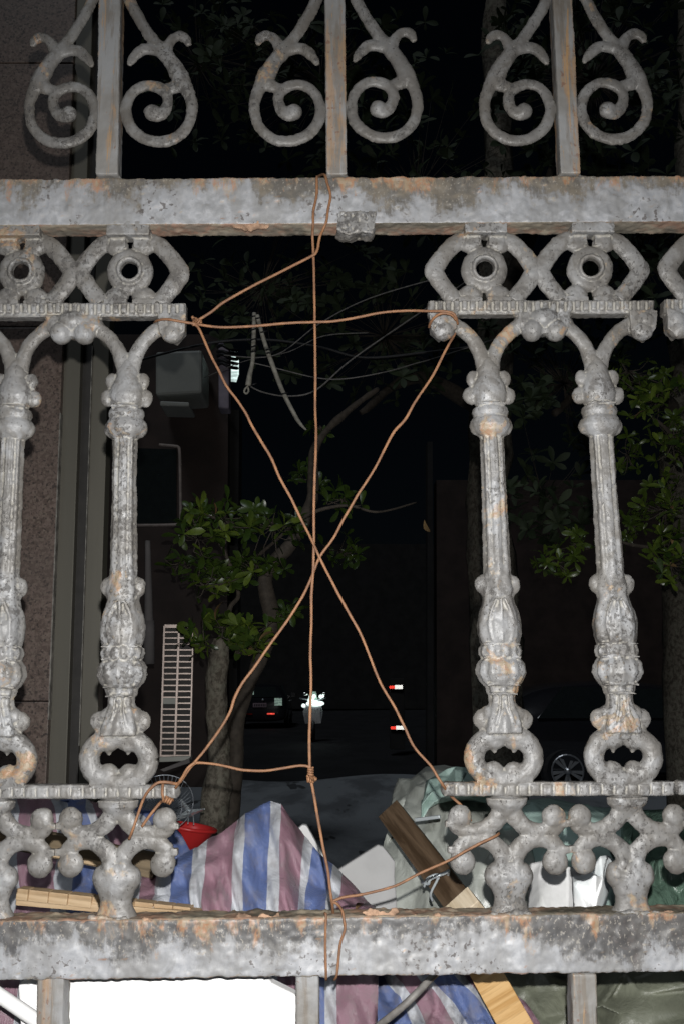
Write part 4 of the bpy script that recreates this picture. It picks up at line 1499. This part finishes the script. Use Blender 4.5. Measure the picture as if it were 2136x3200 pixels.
sp_part('wheel', lambda b: tube3(b, [Vector((0, 0.25 * math.cos(a * math.pi / 10), 0.26 + 0.22 * math.sin(a * math.pi / 10))) for a in range(21)], 0.05, 8, 1, False), M['black'])
sp_part('leg_shield', lambda b: prism_bm(b, [(-0.2, 0, 0.45), (0.2, 0, 0.45), (0.26, 0, 0.75), (0.16, 0.02, 1.0), (-0.16, 0.02, 1.0), (-0.26, 0, 0.75)], [(-0.2, 0.12, 0.45), (0.2, 0.12, 0.45), (0.26, 0.12, 0.75), (0.16, 0.14, 1.0), (-0.16, 0.14, 1.0), (-0.26, 0.12, 0.75)]), M['alloy'], False)
sp_part('headlamp', lambda b: bmesh.ops.create_uvsphere(b, u_segments=16, v_segments=10, radius=0.1, matrix=Matrix.Translation((0.06, -0.08, 0.95)) @ Matrix.Diagonal((2.3, 0.5, 0.75, 1))), M['whiteglint'])  # headlamp made emissive in place of the torch reflected in it
for lx_, lz_, lr_ in ((-0.06, 1.12, 0.045), (0.03, 1.13, 0.05), (0.20, 1.12, 0.05), (0.26, 1.13, 0.03), (-0.1, 1.04, 0.035), (0.0, 1.05, 0.03)):
    sp_part('glint_bead', lambda b: bmesh.ops.create_uvsphere(b, u_segments=10, v_segments=8, radius=lr_, matrix=Matrix.Translation((lx_, -0.06, lz_))), M['whiteglint'])  # glowing beads added as scattered glints above the headlamp
sp_part('lower_glint', lambda b: bmesh.ops.create_uvsphere(b, u_segments=16, v_segments=10, radius=0.05, matrix=Matrix.Translation((-0.24, -0.06, 0.9))), M['whiteglint'])  # one more added glint, emissive
sp_part('handlebar', lambda b: tube3(b, [Vector((-0.34, 0.1, 1.08)), Vector((0, 0.0, 1.03)), Vector((0.34, 0.1, 1.08))], 0.02, 8, 3), M['chrome'])
sp_part('screen', lambda b: prism_bm(b, [(-0.12, 0, 1.05), (0.12, 0, 1.05), (0.08, 0.1, 1.25), (-0.08, 0.1, 1.25)], [(-0.12, 0.01, 1.05), (0.12, 0.01, 1.05), (0.08, 0.11, 1.25), (-0.08, 0.11, 1.25)]), M['glintglass'], False)  # screen is no lamp; its shine is added emission
for sx in (-1, 1):
    sp_part('mirror', lambda b: bmesh.ops.create_uvsphere(b, u_segments=12, v_segments=8, radius=0.055, matrix=Matrix.Translation((sx * 0.25 + 0.05, 0.05, 1.19)) @ Matrix.Diagonal((1.3, 0.4, 0.8, 1))), M['refw'])

# pillar with reflective bands
YPL = 19.0
def facing(name, x0, y0, x1, y1, Y, m, parent):
    a, b = P(x0, y0, Y), P(x1, y1, Y)
    c = (a + b) / 2
    bm = bmesh.new()
    w_, h_ = abs(b.x - a.x) / 2, abs(a.z - b.z) / 2
    box_bm(bm, (-w_, -0.006, -h_), (w_, 0.006, h_))
    o = link(name, to_mesh(bm), m, parent, smooth=False)
    q = (CAM - c).normalized().to_track_quat('-Y', 'Z')
    o.matrix_local = Matrix.Translation(c - parent.location) @ q.to_matrix().to_4x4()
    return o


pl = thing('concrete_pillar', 'dark square pillar with two red and white reflective bands', 'pillar', P(1240, 2342, YPL) * 1.0)
slab('shaft', [(1219, 2120), (1262, 2120), (1264, 2342), (1219, 2342)], YPL, 0.3, M['walld'], pl, 0.01)
for (y0, x0) in ((2141, 1215), (2268, 1219)):
    facing('red_band', x0, y0 + 2, x0 + 17, y0 + 11, YPL - 0.05, M['refr'], pl)
    facing('white_band', x0 + 17, y0, x0 + 42, y0 + 12, YPL - 0.05, M['refw'], pl)
# far dark house on the right of the gap
fh = thing('dark_house', 'barely visible dark brown house wall right of the gap', 'building', P(1500, 2300, 14))
slab('wall', [(1362, 1500), (2700, 1500), (2700, 2448), (1364, 2448)], 14, 0.4, M['wallb'], fh, 0)
slab('corner_post', [(1334, 1380), (1350, 1380), (1352, 2448), (1334, 2448)], 13.9, 0.3, M['walld'], fh, 0)

eh = thing('dark_house', 'black backdrop house added to hide the horizon at the road end', 'building', (0, 50, 0))
slab('wall', [(-400, 1700), (2600, 1700), (2600, 2215), (-400, 2215)], 50, 1.0, M['walld'], eh, 0)  # added backdrop, its black colour stands for the darkness beyond

# =================================================================== CLOTHS AND SHEETS
def cloth(name, rows, m, label, cat, nu=10, nv=26, u0=0.0, amp=0.01, fold=0.02, fscale=12, seed=0, linear_u=False, stretch=(1, 1, 0.25), facet=0, pleat=0.0):
    """rows: list of rows, each a list of (px, py, Y)"""
    R_ = len(rows); C_ = len(rows[0])
    # interpolate along v (rows) then u
    cols = []
    for c in range(C_):
        cols.append(catmull([rows[r][c] for r in range(R_)], max(2, nv // (R_ - 1))))
    NV = len(cols[0])
    grid = []
    for v_ in range(NV):
        line = [cols[c][v_] for c in range(C_)]
        if linear_u:
            out = []
            for i in range(C_ - 1):
                for k in range(nu):
                    out.append(line[i] + (line[i + 1] - line[i]) * k / nu)
            out.append(line[-1])
        else:
            out = catmull(line, nu)
        grid.append(out)
    NU = len(grid[0])
    pts = np.array([P(*p_)[:] for line in grid for p_ in line])
    st_ = np.array(stretch)
    q = pts * st_
    n1 = vnoise(q, fscale, seed)
    ridge = 1 - np.abs(vnoise(q, fscale * 1.7, seed + 3)) * 2
    n2 = fbm(pts, fscale * 3, 3, seed + 8)
    pts[:, 1] += n1 * fold + ridge * fold * 0.7 + n2 * amp
    if pleat:
        q2 = pts * np.array([1, 0.3, 0.12]) + np.array([0.35, 0, 0]) * pts[:, 2:3]
        pts[:, 1] += (np.abs(vnoise(q2, 42, seed + 50)) - 0.25) * pleat + vnoise(q2, 90, seed + 51) * pleat * 0.35
    n3 = vnoise(pts, fscale * 2, seed + 30)
    pts[:, 0] += n3 * amp * 0.35
    if facet:
        # taut flat planes between sharp creases: keep a coarse jittered net and fill it linearly
        G3 = pts.reshape(NV, NU, 3)
        rs = np.random.default_rng(seed)
        iv = np.unique(np.linspace(0, NV - 1, facet + 1).round().astype(int)); iu = np.unique(np.linspace(0, NU - 1, facet + 3).round().astype(int))
        C3 = G3[np.ix_(iv, iu)].copy()
        C3[1:-1, 1:-1] += rs.normal(0, 1, C3[1:-1, 1:-1].shape) * np.array([0.006, 0.012, 0.006])
        nv_, nu_ = len(iv), len(iu)
        sub = 6
        out3 = np.zeros(((nv_ - 1) * sub + 1, (nu_ - 1) * sub + 1, 3))
        for a in range(out3.shape[0]):
            for b in range(out3.shape[1]):
                ca, cb_ = min(a // sub, nv_ - 2), min(b // sub, nu_ - 2)
                fa, fb_ = a / sub - ca, b / sub - cb_
                p00, p01, p10, p11 = C3[ca, cb_], C3[ca, cb_ + 1], C3[ca + 1, cb_], C3[ca + 1, cb_ + 1]
                if (ca * 7 + cb_ * 3 + seed) % 2:
                    out3[a, b] = p00 + (p01 - p00) * fb_ + (p11 - p01) * fa if fb_ >= fa else p00 + (p10 - p00) * fa + (p11 - p10) * fb_
                else:
                    out3[a, b] = p00 + (p01 - p00) * fb_ + (p10 - p00) * fa if fa + fb_ <= 1 else p11 + (p10 - p11) * (1 - fb_) + (p01 - p11) * (1 - fa)
        NV, NU = out3.shape[:2]
        pts = out3.reshape(-1, 3)
        pts[:, 1] += fbm(pts, 40, 3, seed) * 0.0012
    faces, uvs = [], []
    for a in range(NV - 1):
        for b in range(NU - 1):
            i = a * NU + b
            faces.append((i, i + NU, i + NU + 1, i + 1))
    me = bpy.data.meshes.new(name)
    me.from_pydata(pts.tolist(), [], faces)
    uvl = me.uv_layers.new(name='UVMap')
    for li, lp in enumerate(me.loops):
        vi = lp.vertex_index
        uvl.data[li].uv = (u0 + (vi % NU) / nu, (vi // NU) / NV)
    o = link(name, me, m)
    cc = pts.mean(axis=0)
    me.transform(Matrix.Translation(-Vector(cc)))
    o.location = cc
    md = o.modifiers.new('t', 'SOLIDIFY'); md.thickness = 0.0008; md.offset = 0
    tag(o, label, cat)
    return o


# the main striped tarp, a column of controls for every stripe boundary
top = [(400, 2760), (440, 2742), (482, 2722), (532, 2700), (598, 2668), (643, 2640), (733, 2585), (767, 2554), (842, 2524), (876, 2530), (947, 2632), (978, 2655), (1037, 2713), (1068, 2745), (1172, 2840)]
bot = [(385, 2880), (430, 2880), (478, 2880), (522, 2880), (592, 2880), (632, 2880), (717, 2880), (755, 2880), (830, 2880), (870, 2880), (928, 2880), (946, 2880), (1015, 2880), (1052, 2880), (1180, 2890)]
rows = [[(x + 10, y + 110, 0.85) for x, y in top], [(x + 2, y + 8, 0.52) for x, y in top], [(x, y, 0.46) for x, y in top],
        [((a[0] * 0.55 + b[0] * 0.45), (a[1] * 0.55 + b[1] * 0.45), 0.41) for a, b in zip(top, bot)],
        [(x, y, 0.37) for x, y in bot], [(x, 3300, 0.36) for x, y in bot]]
cloth('striped_tarp', rows, M['tarp'], 'blue, white and maroon striped tarp draped over a peak in the middle of the gap', 'tarp', nu=7, nv=80, u0=1, amp=0.004, fold=0.014, fscale=14, seed=4, linear_u=True, pleat=0.042)
# the tarp seen through the left foot scrolls
tx = [-180, -90, -10, 50, 160, 195, 262, 285, 345, 420, 500]
bx = [-330, -200, -80, 25, 135, 200, 300, 345, 430, 520, 600]
rows = [[(x, 2560, 1.1) for x in tx], [(x, 2486 + (i % 3) * 6 + max(0, x - 200) * 0.15, 0.80) for i, x in enumerate(tx)], [((a + b) / 2 + 25, 2640, 0.72) for a, b in zip(tx, bx)],
        [(b + 25, 2760, 0.66) for b in bx], [(x, 2890, 0.60) for x in bx], [(x - 60, 3300, 0.58) for x in bx]]
cloth('striped_tarp', rows, M['tarp'], 'rumpled blue, white and maroon striped tarp behind the left foot scrolls', 'tarp', nu=8, nv=70, u0=3, amp=0.006, fold=0.022, fscale=11, seed=9, linear_u=True, pleat=0.034)
# below the bottom rail
a_ = [930, 1000, 1075, 1110, 1200, 1235, 1300, 1330, 1420, 1450, 1560]
b_ = [960, 1040, 1085, 1150, 1290, 1340, 1430, 1470, 1560, 1600, 1700]
rows = [[(x - 40, 2930, 0.50) for x in a_], [(x, 3050, 0.44) for x in a_], [(x * 0.5 + y * 0.5 + 8, 3130, 0.42) for x, y in zip(a_, b_)], [(x, 3220, 0.42) for x in b_], [(x + 60, 3330, 0.42) for x in b_]]
cloth('striped_tarp', rows, M['tarp'], 'striped tarp with slanting folds under the bottom rail, right of the middle post', 'tarp', nu=8, nv=60, u0=1, amp=0.006, fold=0.02, fscale=15, seed=15, linear_u=True, pleat=0.034)
rows = [[(-120, 3040, 0.30), (-20, 3040, 0.3), (70, 3040, 0.31), (150, 3040, 0.34)], [(-120, 3120, 0.28), (-30, 3120, 0.28), (50, 3120, 0.30), (130, 3120, 0.34)], [(-160, 3330, 0.28), (-60, 3330, 0.28), (30, 3330, 0.3), (110, 3330, 0.34)]]
cloth('striped_tarp', rows, M['tarp'], 'corner of striped tarp in the bottom left corner under the rail', 'tarp', nu=10, nv=30, u0=1, amp=0.004, fold=0.008, seed=19, linear_u=True)

# plastic sheets at the right
rows = [[(1240, 2520, 1.3), (1300, 2450, 1.3), (1400, 2420, 1.3), (1520, 2440, 1.35), (1640, 2500, 1.4)],
        [(1205, 2545, 1.0), (1260, 2450, 1.0), (1370, 2405, 1.0), (1510, 2412, 1.05), (1640, 2480, 1.1)],
        [(1215, 2600, 0.9), (1290, 2560, 0.88), (1400, 2540, 0.85), (1520, 2530, 0.9), (1650, 2560, 0.95)],
        [(1190, 2700, 0.85), (1290, 2700, 0.80), (1400, 2690, 0.8), (1530, 2680, 0.8), (1660, 2680, 0.85)],
        [(1180, 2900, 0.78), (1290, 2900, 0.75), (1400, 2900, 0.75), (1530, 2900, 0.75), (1660, 2900, 0.78)],
        [(1180, 3300, 0.78), (1290, 3300, 0.75), (1400, 3300, 0.75), (1530, 3300, 0.75), (1660, 3300, 0.78)]]
cloth('plastic_sheet', rows, M['film'], 'grey crumpled plastic film heaped behind the brown timber', 'plastic sheet', nu=18, nv=90, amp=0.010, fold=0.05, fscale=7, seed=21, stretch=(1, 1, 0.6), facet=10)
rows = [[(1330, 2440, 0.95), (1400, 2396, 0.92), (1470, 2402, 0.92), (1560, 2430, 0.98)], [(1318, 2500, 0.85), (1390, 2470, 0.82), (1460, 2460, 0.82), (1560, 2480, 0.9)], [(1310, 2570, 0.84), (1345, 2520, 0.84), (1440, 2500, 0.86), (1560, 2520, 0.92)]]
cloth('plastic_sheet', rows, M['teal'], 'pale sea-green plastic fold on top of the grey film heap', 'plastic sheet', nu=14, nv=40, amp=0.008, fold=0.02, fscale=12, seed=26, facet=5)
rows = [[(1560, 2510, 1.2), (1680, 2505, 1.2), (1800, 2520, 1.2), (1930, 2530, 1.2), (2040, 2560, 1.2)], [(1560, 2530, 0.95), (1680, 2520, 0.92), (1800, 2535, 0.9), (1930, 2545, 0.92), (2040, 2580, 1.0)],
        [(1550, 2640, 0.85), (1680, 2630, 0.82), (1800, 2640, 0.8), (1930, 2650, 0.82), (2040, 2670, 0.9)], [(1540, 2900, 0.75), (1680, 2900, 0.75), (1800, 2900, 0.72), (1930, 2900, 0.72), (2040, 2900, 0.8)]]
cloth('plastic_sheet', rows, M['teal'], 'sea-green plastic film behind the right foot scrolls', 'plastic sheet', nu=18, nv=60, amp=0.014, fold=0.05, fscale=9, seed=31, facet=7)
rows = [[(1655, 2700, 0.46), (1720, 2690, 0.43), (1780, 2712, 0.41), (1830, 2700, 0.43)], [(1650, 2780, 0.44), (1720, 2780, 0.40), (1780, 2780, 0.38), (1830, 2780, 0.42)], [(1640, 2900, 0.38), (1720, 2900, 0.35), (1780, 2900, 0.34), (1840, 2900, 0.38)]]
cloth('plastic_bag', rows, M['bag'], 'smooth off-white plastic bag bulging between the right foot scrolls', 'bag', nu=16, nv=40, amp=0.002, fold=0.005, fscale=10, seed=36, facet=3)
rows = [[(1786, 2738, 0.28), (1830, 2730, 0.26), (1880, 2668, 0.26), (1925, 2694, 0.28)], [(1790, 2790, 0.24), (1830, 2780, 0.22), (1876, 2750, 0.24), (1916, 2750, 0.28)], [(1796, 2900, 0.22), (1820, 2900, 0.21), (1850, 2900, 0.22), (1866, 2900, 0.24)]]
cloth('plastic_bag', rows, M['bluebag'], 'bright pale blue white plastic bag touching the off-white bag', 'bag', nu=16, nv=40, amp=0.004, fold=0.008, fscale=16, seed=41, facet=3)
rows = [[(1880, 2560, 1.0), (1980, 2540, 0.98), (2080, 2530, 0.95), (2240, 2520, 0.95)], [(1900, 2640, 0.8), (1990, 2610, 0.74), (2080, 2600, 0.7), (2240, 2600, 0.7)], [(1930, 2760, 0.66), (2010, 2740, 0.6), (2100, 2730, 0.58), (2240, 2730, 0.56)], [(1930, 2900, 0.6), (2010, 2900, 0.55), (2100, 2900, 0.52), (2240, 2900, 0.5)]]
cloth('green_tarp', rows, M['green'], 'shiny dark green crinkled tarp at the right edge above the bottom rail', 'tarp', nu=20, nv=60, amp=0.012, fold=0.03, fscale=11, seed=46, stretch=(1, 1, 0.8), facet=11)
rows = [[(1540, 2980, 0.62), (1640, 2980, 0.6), (1760, 2980, 0.6), (1900, 2980, 0.56), (2050, 2980, 0.52), (2250, 2980, 0.5)], [(1580, 3080, 0.56), (1680, 3080, 0.54), (1780, 3080, 0.54), (1900, 3080, 0.5), (2050, 3080, 0.46), (2250, 3080, 0.44)],
        [(1620, 3200, 0.5), (1720, 3200, 0.5), (1800, 3200, 0.5), (1900, 3200, 0.46), (2050, 3200, 0.42), (2250, 3200, 0.4)], [(1640, 3340, 0.5), (1740, 3340, 0.5), (1800, 3340, 0.5), (1900, 3340, 0.46), (2050, 3340, 0.4), (2250, 3340, 0.4)]]
cloth('green_tarp', rows, M['olivetarp'], 'dull olive green tarp sheet under the bottom rail at the right', 'tarp', nu=18, nv=60, amp=0.008, fold=0.03, fscale=8, seed=51, stretch=(1, 1, 0.5), facet=7)

# =================================================================== BOARDS AND TIMBER
o = slab('foam_board', [(1050, 2722), (1180, 2640), (1196, 2646), (1214, 2668), (1234, 2694), (1232, 2740), (1238, 2810), (1242, 2900), (1190, 2900), (1060, 2728)], 0.66, 0.012, M['card'], None, 0.002, lean=0.25)
tag(o, 'off-white card board corner standing right of the striped tarp peak', 'board')
o = slab('foam_board', [(918, 2600), (945, 2578), (958, 2580), (1010, 2674), (1012, 2720), (960, 2700)], 0.78, 0.02, M['foam'], None, 0.002)
tag(o, 'narrow white board edge poking up behind the striped tarp', 'board')
o = slab('foam_board', [(150, 3040), (815, 3030), (850, 3074), (926, 3112), (940, 3160), (930, 3360), (140, 3360)], 0.06, 0.02, M['foam'], None, 0.003)
tag(o, 'glaring white board directly under the bottom rail, left of the middle post', 'board')
o = slab('foam_board', [(56, 3076), (132, 3066), (136, 3330), (70, 3330)], 0.14, 0.02, M['foam'], None, 0.003)
tag(o, 'slim white board strip beside the leftmost lower post', 'board')
bm = bmesh.new()
pa, pb = P(-60, 3070, 0.12), P(175, 3230, 0.10)
tube3(bm, [pa, (pa + pb) / 2, pb], 0.0075, 12, 3)
o = link('white_tube', to_mesh(bm), M['foam'])
tag(o, 'slanting white tube in the bottom left corner', 'tube')


def timber(name, a, b, w, d, m, label, parent=None, end=None, cat='timber'):
    """rectangular timber from photo point a to b (px,py,Y); w = width m in view, d = depth m"""
    pa, pb = P(*a), P(*b)
    t = (pb - pa); L = t.length; t.normalize()
    vy = Vector((0, 1, 0)); vy = (vy - t * vy.dot(t)).normalized()
    vx = t.cross(vy)
    bm = bmesh.new()
    box_bm(bm, (0, -d / 2, -w / 2), (L, d / 2, w / 2))
    me = to_mesh(bm)
    o = link(name, me, m, None, smooth=False)
    mt = Matrix((t, vy, vx)).transposed().to_4x4()
    mt.translation = pa
    if parent is not None:
        o.parent = parent
        mt.translation = pa - parent.location
        o.matrix_local = mt
    else:
        o.matrix_world = mt
        if label:
            tag(o, label, cat)
    bevel_obj(o, 0.0012)
    return o


bt = thing('brown_timber', 'wet dark brown timber with a pale sawn end, leaning on the plastic heap', 'timber', P(1330, 2680, 0.5))
timber('beam', (1222, 2540, 0.62), (1455, 2850, 0.36), 0.040, 0.024, M['brown'], None, bt)
timber('sawn_end', (1436, 2826, 0.368), (1470, 2872, 0.34), 0.046, 0.030, M['cutend'], None, bt)
timber('split_edge', (1240, 2600, 0.60), (1330, 2756, 0.46), 0.003, 0.010, M['black'], None, bt)
# wire tie round the brown timber
bm = bmesh.new()
tube3(bm, [P(1316, 2756, 0.40), P(1336, 2762, 0.385), P(1345, 2746, 0.38), P(1390, 2728, 0.38), P(1400, 2722, 0.40), P(1398, 2740, 0.42)], 0.0022, 8, 5)
tube3(bm, [P(1324, 2772, 0.39), P(1334, 2745, 0.38), P(1370, 2735, 0.38), P(1345, 2790, 0.39), P(1350, 2815, 0.40)], 0.0018, 8, 5)
tag(link('tie_wire', to_mesh(bm), M['chrome']), 'shiny thin wire twisted round the brown timber', 'wire')
o = timber('metal_rod', (1296, 2562, 0.60), (1374, 2552, 0.58), 0.0055, 0.0055, M['chrome'], 'short greyish rod sticking out from the brown timber', cat='rod')
timber('pine_plank', (1500, 3010, 0.34), (1680, 3330, 0.24), 0.040, 0.018, M['oak'], 'orange pine plank slanting under the bottom rail at the right')
timber('weathered_board', (-80, 2590, 0.50), (490, 2706, 0.46), 0.034, 0.015, M['olive'], 'weathered brown board lying across behind the left foot scrolls')
timber('pale_batten', (-60, 2624, 0.485), (420, 2722, 0.45), 0.005, 0.012, M['lath'], 'thin pale batten along the lower edge of the weathered board')
pb = thing('pine_lath', 'pale pine lath with nailed blocks slanting behind the left foot scroll', 'lath', P(380, 2820, 0.36))
timber('lath', (58, 2812, 0.38), (720, 2868, 0.36), 0.011, 0.018, M['lath'], None, pb)
for x0, x1 in ((62, 97), (99, 159), (161, 219), (221, 293), (296, 340), (342, 424), (426, 484), (486, 544), (546, 600)):
    f = lambda x: 2790 + (x - 62) * (2852 - 2790) / (620 - 62)
    timber('block', (x0, f(x0), 0.375), (x1, f(x1), 0.372), 0.015, 0.02, M['lath'], None, pb)
timber('block', (602, 2850, 0.372), (760, 2870, 0.37), 0.009, 0.018, M['lath'], None, pb)
cable('black_cable', 'grey cable curving down from under the bottom rail, right of the middle post', [(1420, 2990, 0.25), (1356, 3046, 0.20), (1300, 3105, 0.18), (1240, 3160, 0.18), (1150, 3230, 0.2)], 0.0042, M['cable'])

lit = random.Random(3)
for k, (px_, py_, Y_, nm_, lb_) in enumerate(((1110, 2845, 0.35, 'dry_leaf', 'curled dry leaf on the maroon tarp edge just above the bottom rail'), (360, 2790, 0.36, 'dry_leaf', 'dry leaf lying on the pine lath behind the left foot scroll'))):
    o = bpy.data.objects.new(nm_, DRY)
    col.objects.link(o)
    o.matrix_world = Matrix.Translation(P(px_, py_, Y_)) @ Euler((R(60), R(lit.uniform(-30, 30)), R(lit.uniform(0, 360)))).to_matrix().to_4x4() @ Matrix.Scale(0.022, 4)
    tag(o, lb_, 'leaf')

# =================================================================== BASIN, FAN GUARD, CHROME BASE
YBN = 1.2
bc = P(590, 2580, YBN)
bs = S(588, 2583, YBN)
bm = bmesh.new()
prof = [(0.0, -0.058), (0.022, -0.057), (0.036, -0.048), (0.055, -0.022), (0.062, -0.008), (0.0635, -0.006), (0.070, -0.006), (0.072, -0.001), (0.068, 0.002), (0.062, 0.001), (0.058, -0.008), (0.034, -0.044), (0.0, -0.054)]
prev = None
for k in range(49):
    a = 2 * math.pi * k / 48
    ring = [bm.verts.new((r_ * math.cos(a), r_ * math.sin(a), z_)) for r_, z_ in prof]
    if prev:
        for j in range(len(prof) - 1):
            bm.faces.new((prev[j], ring[j], ring[j + 1], prev[j + 1]))
    prev = ring
bmesh.ops.remove_doubles(bm, verts=bm.verts, dist=1e-5)
o = link('red_basin', to_mesh(bm), M['red'])
o.location = bc
o.rotation_euler = Euler((R(-3), R(10), 0))
o.scale = (0.90, 0.90, 0.95)
tag(o, 'small red plastic basin with a rolled rim in front of the tree trunk', 'basin')

fg = thing('fan_guard', 'domed wire fan guard lying behind the left sill', 'fan guard', P(520, 2500, 0.95))
cfg = P(508, 2512, 0.95)
rad = 0.060
for k in range(44):
    a = 2 * math.pi * k / 44
    bm = bmesh.new()
    pts = []
    for j in range(6):
        t = j / 5
        r_ = rad * (0.15 + 0.85 * t)
        y_ = -0.03 * (1 - t * t)
        pts.append(Vector((r_ * math.cos(a), y_, r_ * math.sin(a))))
    tube3(bm, pts, 0.0006, 5, 1)
    o = link('spoke', to_mesh(bm), M['guard'], fg)
for rr, yy in ((rad, 0.0), (rad * 0.6, -0.02), (rad * 0.15, -0.031)):
    bm = bmesh.new()
    tube3(bm, [Vector((rr * math.cos(a * math.pi / 24), yy, rr * math.sin(a * math.pi / 24))) for a in range(49)], 0.0011, 6, 1)
    o = link('hoop', to_mesh(bm), M['guard'], fg)
fg.location = cfg
fg.rotation_euler = Euler((R(20), 0, R(15)))

cb = thing('chrome_base', 'star shaped chrome stand with pointed feet above the red basin', 'stand', P(594, 2540, 1.1))


def spoke(name, a, b, w0, w1):
    bm = bmesh.new()
    pa, pb2 = P(*a), P(*b)
    q = [pa - cb.location, (pa + pb2) / 2 - cb.location, pb2 - cb.location]
    tube3(bm, q, [w0, (w0 + w1) / 2, w1], 4, 2)
    link(name, to_mesh(bm), M['chrome'], cb, smooth=False)


bm = bmesh.new()
bmesh.ops.create_uvsphere(bm, u_segments=16, v_segments=10, radius=0.0085)
link('hub', to_mesh(bm), M['alloy'], cb)
spoke('foot', (596, 2540, 1.1), (640, 2528, 1.02), 0.007, 0.0012)
spoke('foot', (592, 2534, 1.1), (556, 2488, 1.06), 0.005, 0.002)
spoke('foot', (586, 2542, 1.1), (540, 2566, 1.06), 0.006, 0.004)
spoke('leg', (590, 2548, 1.1), (588, 2574, 1.06), 0.0012, 0.0012)
spoke('leg', (604, 2548, 1.1), (606, 2576, 1.06), 0.0012, 0.0012)

# crate / clutter the sheets lie on, resting on the ground
def heap(name, label, x0, x1, ytop, Y0, Y1, seed):
    a, b = P(x0, ytop, Y0), P(x1, ytop, Y0)
    bm = bmesh.new()
    n = 14
    vs = []
    for i in range(n):
        for j in range(6):
            x = a.x + (b.x - a.x) * i / (n - 1)
            y = Y0 + (Y1 - Y0) * j / 5
            edge = min(i, n - 1 - i, 2) / 2
            vs.append(bm.verts.new((x, y, a.z * (0.85 + 0.15 * edge) + random.uniform(-0.03, 0.0))))
    for i in range(n - 1):
        for j in range(5):
            bm.faces.new((vs[i * 6 + j], vs[(i + 1) * 6 + j], vs[(i + 1) * 6 + j + 1], vs[i * 6 + j + 1]))
    ext = bmesh.ops.extrude_edge_only(bm, edges=[e for e in bm.edges if e.is_boundary])
    for v_ in ext['geom']:
        if isinstance(v_, bmesh.types.BMVert):
            v_.co.z = 0
    o = link(name, to_mesh(bm), M['concrete'])
    tag(o, label, 'rubble sack')
    return o


heap('rubble_heap', 'grey rubble heap under the striped tarps', -300, 1150, 2940, 0.75, 1.3, 1)
heap('rubble_heap', 'grey rubble heap under the plastic sheets and green tarp', 1250, 2250, 2930, 0.95, 1.6, 2)

for o_ in bpy.data.objects:
    if '_w' in o_:
        del o_['_w']
